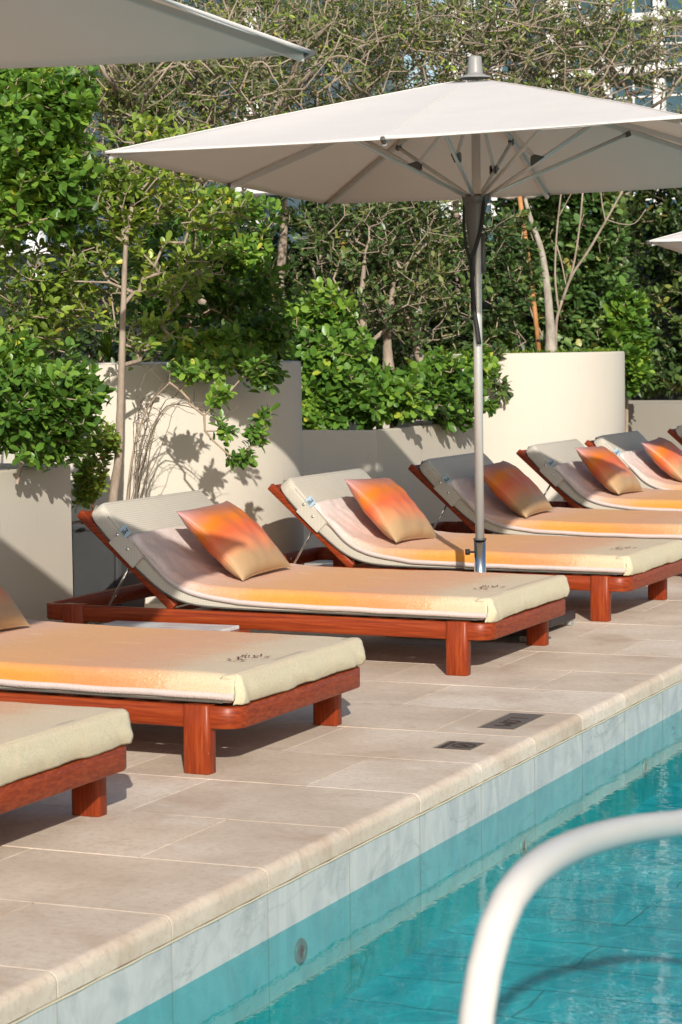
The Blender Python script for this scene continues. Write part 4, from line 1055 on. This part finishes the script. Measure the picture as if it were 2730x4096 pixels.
plant('ficus_shrub', 'leafy green shrub spilling over the top of the tall round planter on the left', 'shrub', [at(430, 860, 12.9), at(420, 760, 12.9)],
      cat_([ev(430, 560, 12.6, .36, .24, .35, 170), ev(560, 640, 12.8, .28, .26, .3, 150), ev(600, 760, 12.5, .20, .10, .2, 80), ev(480, 790, 12.2, .34, .07, .2, 90), ev(500, 835, 11.95, .26, .06, .12, 55), ev(600, 850, 12.1, .10, .08, .1, 30), ev(380, 700, 12.5, .25, .18, .3, 80), ev(520, 480, 12.9, .3, .10, .3, 80)]),
      [dict(per=7, size=.064, shape=SH_F, mat='leafA', along=3, hole=.08)], (.0024, .015), 'twig')
# 4 arching stems with drooping leafy ends
arch = [(-3.40, 11.34, .50), (-3.367, 11.34, .801), (-3.313, 11.33, 1.019), (-3.221, 11.32, 1.212), (-3.082, 11.30, 1.335)]
tips = cat_([ev(590, 1005, 11.3, .05, .065, .05, 16), ev(555, 1050, 11.28, .07, .03, .05, 13), ev(500, 910, 11.3, .07, .06, .06, 18), ev(440, 850, 11.3, .12, .05, .08, 24), ev(590, 850, 11.35, .07, .05, .06, 14), ev(515, 980, 11.3, .03, .05, .05, 7), ev(610, 960, 11.35, .03, .05, .04, 7)])
plant('drooping_shrub', 'arching bare stems with drooping leafy tips in front of the left round planter', 'shrub', arch, tips, [dict(per=6, size=.054, shape=SH_F, mat='leafA', along=1, up=.0, hole=.15)], (.0018, .0080), 'twig', wig=.3, step=.07, expo=.5, droop=.12)
t = empty('bare_shrub', (-3.41, 11.38, .50), 'bare twiggy stems fanning out beside the thin tree trunk', 'shrub'); o1 = Vector((-3.41, 11.38, .50)); b = bmesh.new()
for k in range(15):
    f = k/14; Yk = 11.36+random.uniform(-.06, .12)
    main = k in (6, 10)
    s0 = Vector((-3.41+random.uniform(-.03, .07), Yk, .5)); ex = 320+240*f**1.1+random.uniform(-22, 22); ey = (880 if main else 925)+150*max(0, f-.5)+random.uniform(-45, 45)
    if k % 4 == 0: ex = random.uniform(318, 365); ey = random.uniform(985, 1085)
    m1 = at(300+55*f+random.uniform(-8, 18), 1040+random.uniform(-45, 30), Yk); m2 = at(305+(ex-300)*.45+random.uniform(-10, 14), min(ey, 950)-25*f+random.uniform(-25, 25), Yk); e1 = at(ex, ey, Yk)
    Q = spline([s0-o1, m1-o1, m2-o1, e1-o1], 18); tube_bm(b, [Vector(q)+Vector([random.uniform(-.004, .004) for _ in range(3)]) for q in Q], list(np.linspace(.0095 if main else .0026, .0012, 18)), 6)
    for q in (8, 11, 13, 15):
        p0_ = Vector(Q[q]); d_ = Vector((random.uniform(-.06, .13), random.uniform(-.03, .03), random.uniform(-.06, .09))); tube_bm(b, [p0_, p0_+d_*.5+Vector((0, 0, .010)), p0_+d_], [.0019, .0014, .0008], 4)
obj('branches', b, 'greybrown', t)
# 5 light green plant in the pot
plant('leafy_seedling', 'yellow-green leafy stems rising from the dark pot beside the tree trunk', 'plant', [at(215, 1190, 11.3), at(212, 1130, 11.3)],
      cat_([ev(215, 1060, 11.25, .08, .19, .08, 70), ev(250, 1010, 11.25, .05, .09, .06, 30), ev(190, 1120, 11.25, .05, .09, .06, 35)]), [dict(per=5, size=.044, shape=SH_F, mat='leafB', along=2)], (.0016, .006), 'stake')
# 6 shrub overflowing the lower planter
plant('ficus_shrub', 'broad glossy green shrub overflowing the lower planter', 'shrub', [at(900, 1010, 17.0), at(900, 930, 17.0)],
      cat_([ev(760, 860, 16.3, .36, .38, .35, 260), ev(860, 910, 16.2, .38, .18, .3, 170), ev(740, 720, 16.6, .26, .20, .3, 100), ev(960, 910, 16.8, .3, .18, .3, 110), ev(1050, 915, 17.3, .24, .20, .3, 100), ev(1105, 845, 17.8, .13, .12, .2, 50), ev(735, 960, 16.1, .17, .15, .15, 60), ev(1010, 870, 17.0, .3, .2, .3, 70)]),
      [dict(per=7, size=.080, shape=SH_R, mat='leafA', along=3, up=.2, hole=.06)], (.003, .018), 'twig')
for i, (pts_, lab) in enumerate((([(833, 880), (838, 800), (832, 690), (838, 600)], 'pale slim trunk rising at the left side of the lower planter'), ([(893, 850), (890, 760), (900, 690), (908, 600)], 'pale slim trunk in the middle of the lower planter, branching at mid height'),
                             ([(988, 935), (972, 850), (955, 780), (962, 640)], 'leaning pale trunk at the right side of the lower planter'))):
    Yt = 17.0+.25*i; rt = [at(x, y, Yt) for x, y in pts_]; top = pts_[-1]
    plant('thicket_tree', lab, 'tree', rt, cat_([ev(top[0]-20, top[1]-60, Yt+.2, .6, .38, .5, 230), ev(top[0], top[1]+80, Yt+.1, .5, .3, .4, 130), ev(top[0]+30, top[1]-140, Yt+.4, .6, .3, .5, 100)]),
          [dict(per=4, size=.062, shape=SH_F, mat='leafC' if i != 1 else 'leafD', along=2, hole=.35)], (.0024, .034), 'bark', expo=.75, wig=.28, droop=.12)
# 7 airy trees with small olive leaves across the top
for i, (x, y0_, Y, w_, lab) in enumerate(((300, 215, 16.5, .75, 'small twiggy tree with brown leaves between the tall left ficus and the parasol edge'), (470, 150, 17.5, 1.25, 'airy twiggy tree with a forked trunk just right of the top left parasol'), (640, 60, 19.5, 1.7, 'dry twiggy tree crown with yellowing leaves above the parasol\'s left slope'), (860, 80, 20.5, 1.7, 'tangled pale branches left of the parasol finial'),
                                     (1060, 30, 22.0, 1.8, 'olive-leaved tree top directly behind the parasol finial'), (1230, 90, 23.0, 1.7, 'olive-leaved branches right of the parasol finial before the building'), (1440, 110, 24.5, 1.7, 'thin drooping branches in the top right corner before the white building'))):
    base = at(x, 700, Y); c = at(x, y0_, Y)
    rt = [base, at(x+random.uniform(-20, 20), 480, Y), at(x+random.uniform(-15, 15), 300, Y), at(x+random.uniform(-20, 20), 215, Y), at(x+[10, -12, 60, -70, 30, 40, -50][i], 120, Y-.2), at(x+[-10, -40, 130, -170, 70, 110, -20][i], 40, Y-.3)]
    big = ell(c, (w_, .9, .62), 800, .15); lowt = ell(at(x, y0_+200, Y), (w_*.9, .8, .4), 260, .3)
    tr_ = plant('airy_tree', lab, 'tree', rt, cat_([big, lowt]), [dict(per=3, size=.064, shape=SH_L, mat='leafD', along=3, hole=.25, up=-.3, spread=1.0, tint_scale=1.2), dict(per=2, size=.066, shape=SH_L, mat='leafB', along=1, hole=.7, up=-.2, spread=1.0)], (.0042, .036), 'bark', expo=.58, wig=.35, step=.2, droop=.15)
    for q in range(7):
        sg = 1 if q % 2 else -1; xs = x+random.uniform(-25, 25); ys = random.uniform(170, 290); L_ = random.uniform(90, 240); Yq = Y-random.uniform(.3, 1.0)
        b = bmesh.new(); Q = spline([at(xs, ys, Y)-base, at(xs+sg*L_*.3, ys-random.uniform(30, 110), Yq)-base, at(xs+sg*L_*.65, ys-random.uniform(60, 150), Yq)-base, at(xs+sg*L_, ys-random.uniform(40, 230), Yq)-base], 18)
        tube_bm(b, [Vector(p)+Vector([random.uniform(-.012, .012) for _ in range(3)]) for p in Q], list(np.linspace(random.uniform(.012, .026), .005, 18)), 7); obj('limb', b, 'bark', tr_)
# 8 hedges behind
def hedge(name, label, x0, x1, y0, y1, z0, z1, n, mat, size, per=6, bark='twig', hole=.0, shape=SH_F):
    P = np.stack([rng.uniform(x0, x1, n), rng.uniform(y0, y1, n), rng.uniform(z0, z1, n)], 1)
    P[:, 1] += .5*np.array([noise.noise(Vector((p[0]*1.3, 1, p[2]*1.5))) for p in P])
    P[:, 2] += .5*np.array([noise.noise(Vector((p[0]*1.6, 5, 1))) for p in P])*(P[:, 2]-z0)/(z1-z0)
    rt = [((x0+x1)/2, (y0+y1)/2+.3, z0-.3), ((x0+x1)/2, (y0+y1)/2+.3, z0)]
    return plant(name, label, 'hedge', rt, P, [dict(per=per, size=size, shape=shape, mat=mat, along=2, hole=hole)], (.003, .03), bark, wig=.3, step=.25)
a, b_ = at(540, 700, 19.6), at(900, 450, 19.6)
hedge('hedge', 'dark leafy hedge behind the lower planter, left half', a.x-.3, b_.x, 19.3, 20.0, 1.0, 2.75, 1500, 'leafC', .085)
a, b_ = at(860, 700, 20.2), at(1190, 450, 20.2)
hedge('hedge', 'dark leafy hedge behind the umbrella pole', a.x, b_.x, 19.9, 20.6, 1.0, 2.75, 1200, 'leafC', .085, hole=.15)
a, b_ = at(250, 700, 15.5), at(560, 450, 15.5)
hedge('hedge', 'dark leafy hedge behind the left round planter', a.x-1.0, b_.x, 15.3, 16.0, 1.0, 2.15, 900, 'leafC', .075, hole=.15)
a, b_ = at(1180, 700, 22.9), at(1440, 450, 22.9)
hedge('hedge', 'bright sunlit hedge of rounded leaves behind the right round planter', a.x, b_.x, 22.4, 22.9, 1.2, 3.3, 1100, 'leafE', .10, shape=SH_R)
plant('ficus_shrub', 'sunlit green shrub hanging past the right end of the right round planter', 'shrub', [at(1440, 1000, 22.5), at(1440, 900, 22.5)],
      cat_([ev(1445, 760, 22.3, .20, .40, .25, 150), ev(1455, 840, 22.2, .15, .22, .15, 70)]), [dict(per=6, size=.10, shape=SH_R, mat='leafA', along=2)], (.004, .02), 'twig')
a, b_ = at(1440, 700, 27.5), at(1640, 450, 27.5)
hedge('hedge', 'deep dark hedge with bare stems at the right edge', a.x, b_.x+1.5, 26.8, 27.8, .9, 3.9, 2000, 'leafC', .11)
# 9 right planter: trunk, stake, multi-stemmed shrub, grass
rt = [at(x, y, 21.2) for x, y in ((1266, 812), (1264, 740), (1255, 640), (1243, 570), (1222, 510), (1205, 450))]
plant('planter_tree', 'stout pale trunk leaning beside an orange stake in the right round planter', 'tree', rt, cat_([ev(1190, 330, 21.6, .9, .5, .8, 160)]), [dict(per=3, size=.06, shape=SH_L, mat='leafD', along=2)], (.004, .040), 'greybark', expo=.18, wig=.5)
t = empty('wooden_stake', tuple(at(1241, 812, 21.05)), 'orange-brown wooden stake leaning against the pale trunk', 'stake')
b = bmesh.new(); o1 = at(1241, 812, 21.05); tube_bm(b, [(at(x, y, 21.05)-o1) for x, y in ((1241, 830), (1230, 720), (1213, 590), (1193, 440))], [.022, .023, .024, .022], 12); obj('post', b, 'stake', t)
b = bmesh.new(); pp = at(1239, 782, 21.05)-o1; tube_bm(b, [pp+Vector((0, 0, -.012)), pp+Vector((0, 0, .012))], .028, 14); obj('tie', b, 'black', t)
t = empty('multistem_shrub', tuple(at(1281, 812, 21.3)), 'shrub of thin pale stems fanning out right of the stout trunk', 'shrub'); o1 = at(1281, 812, 21.3)
for (P, r0) in (([(1277, 815), (1279, 740), (1292, 690)], .018), ([(1292, 690), (1316, 630), (1350, 580), (1392, 508), (1432, 436)], .014), ([(1284, 715), (1276, 640), (1278, 560), (1283, 500), (1290, 440)], .011), ([(1294, 690), (1318, 610), (1332, 520), (1340, 435)], .011),
                 ([(1278, 560), (1290, 600), (1301, 655)], .008), ([(1392, 508), (1384, 470), (1380, 430)], .008), ([(1283, 500), (1310, 450), (1320, 430)], .006), ([(1395, 505), (1430, 515), (1460, 512), (1485, 480)], .006), ([(1262, 800), (1215, 700), (1190, 560), (1180, 470)], .010), ([(1200, 800), (1170, 690), (1150, 620)], .007)):
    b = bmesh.new(); Q = spline([at(x, y, 21.3)-o1 for x, y in P], 14); tube_bm(b, Q, list(np.linspace(r0, r0*.75, 14)), 7); obj('stem', b, 'bark', t)
def blades(name, label, cat, P, n, L, wd, mat, kind=None, droop=.5):
    """P: list of base points; n blades each"""
    V, Fq, T = [], [], []
    for p in P:
        for k in range(n):
            a = random.uniform(0, 2*math.pi); ln = L*random.uniform(.6, 1.2); d = Vector((math.cos(a), math.sin(a), 0)); s = Vector((-d.y, d.x, 0))*wd*random.uniform(.7, 1.2); lean = random.uniform(.15, 1.)
            b0 = len(V); tn = random.random()
            for q in range(5):
                f = q/4; pos = Vector(p)+d*(lean*ln*f*(.4+.6*f))+Vector((0, 0, ln*(f-droop*lean*f*f))); ww = s*(1-f**1.6*.95)
                V += [tuple(pos-ww), tuple(pos+ww)]
            for q in range(4): Fq.append((b0+2*q, b0+2*q+1, b0+2*q+3, b0+2*q+2)); T.append(tn)
    V = np.array(V); base = np.array(list(P[0])); t = empty(name, tuple(base), label, cat) if kind is None else None
    if kind is None: return np_mesh('blades', V-base, np.array(Fq), mat, t, np.array(T))
    o = np_mesh(name, V, np.array(Fq), mat, None, np.array(T)); return tag(o, label, cat, kind=kind)
def rim_pts(cx, cy, r, a0, a1, n, z): return [(cx+(r-.10-abs(random.gauss(0, .06)))*math.cos(a), cy+(r-.10-abs(random.gauss(0, .06)))*math.sin(a), z) for a in np.random.default_rng(2).uniform(a0, a1, n)]
blades('ground_cover', 'short yellow-green ground cover along the rim of the right round planter', 'ground cover', rim_pts(-4.59, 21.0, 1.13, R(-150), R(60), 700, 1.37+gz(-4)), 7, .075, .006, 'grass', 'stuff', .3)
for (x, y, Y, L, n, lab) in ((1120, 800, 20.3, .42, 46, 'spiky yellow-green grass clump just right of the umbrella pole'), (1170, 815, 20.6, .28, 40, 'small grass clump at the left end of the right planter rim'), (530, 740, 13.2, .36, 50, 'grass-like clump among the shrubs above the left round planter'), (250, 830, 12.6, .28, 60, 'dark grass clump on the left round planter behind the thin trunk')):
    p = at(x, y, Y); blades('grass_clump', lab, 'grass', [tuple(p)], n, L, .011, 'grass', None, .55)
# dark screen behind the planters, added to supply shade in the foliage gaps
t = empty('fence_backdrop', (-7.5, 18, 0), 'dark mesh screen behind the planting, added as shade in its gaps', 'fence')
b = bmesh.new(); beam_bm(b, at(-260, 820, 17.6)-Vector((-7.5, 18, 0))-Vector((0, 0, .3)), at(560, 800, 17.9)-Vector((-7.5, 18, 0))-Vector((0, 0, .3)), .03, 1.7, bev=0)
obj('mesh_panel', b, 'dark', t)
b = bmesh.new(); beam_bm(b, at(500, 800, 24.6)-Vector((-7.5, 18, 0)), at(1250, 800, 25.2)-Vector((-7.5, 18, 0)), .03, 2.3, bev=0); obj('mesh_panel', b, 'dark', t)
b = bmesh.new(); beam_bm(b, at(1250, 800, 28.6)-Vector((-7.5, 18, 0)), at(1800, 800, 29.4)-Vector((-7.5, 18, 0)), .03, 3.4, bev=0); obj('mesh_panel', b, 'dark', t)

# ------------------------------------------------------------------ buildings beyond
def tower(name, label, px0, px1, D_, ztop, floor_h, bay, wall, deep=.8, glass='glass_b'):
    A = at(px0, 800, D_); B = at(px1, 800, D_); A.z = B.z = 0; dirv = (B-A).normalized(); Wd = (B-A).length; nrm = Vector((dirv.y, -dirv.x, 0))
    t = empty(name, tuple(A), label, 'building'); t.rotation_euler = (0, 0, math.atan2(dirv.y, dirv.x))
    b = bmesh.new(); add_box(b, (0, .8, -1), (Wd, 18, ztop)); obj('glazing', b, glass, t)
    z = -1
    while z < ztop:
        b = bmesh.new(); add_box(b, (-.3, .8-deep-.5, z), (Wd+.3, .78, z+.45)); obj('balcony', b, wall, t); z += floor_h
    x = 0; k = 0
    while x <= Wd+.1:
        b = bmesh.new(); add_box(b, (x-.35, .25, -1), (x+.35 if k % 3 else x+1.2, .77, ztop)); obj('pier', b, wall, t); x += bay; k += 1
    b = bmesh.new(); x = bay*.5
    while x <= Wd: add_box(b, (x-.05, .70, -1), (x+.05, .79, ztop)); x += bay*.5
    z = -1+floor_h*.55
    while z < ztop: add_box(b, (.4, .71, z), (Wd, .795, z+.1)); z += floor_h
    obj('window_frames', b, 'white_b', t)
    return t
tower('apartment_tower', 'white apartment tower with dark windows in the top right corner', 1270, 1760, 146, 60, 3.3, 3.6, 'white_b')
tower('apartment_tower', 'pale slim white building behind the parasol finial', 1040, 1180, 150, 60, 3.4, 3.2, 'white_b')
tower('glass_tower', 'blue-grey glass tower with white frames behind the top left foliage', 130, 420, 200, 70, 3.2, 2.6, 'white_b', .1, glass='paleglass')
tower('apartment_tower', 'white facade glimpsed through the twigs left of the parasol', 420, 640, 110, 50, 3.5, 4.2, 'white_b', 1.4)
tower('low_building', 'pale building glimpsed through the ficus at the left edge', -120, 135, 90, 22, 3.4, 4.5, 'white_b', 1.2)
t = empty('site_screen', tuple(at(1115, 800, 34)), 'blue-grey panel glimpsed through the plants behind the umbrella pole', 'panel')
b = bmesh.new(); add_box(b, (-1.6, 0, -2), (1.9, .05, 1.75)); obj('panel', b, 'teal', t)
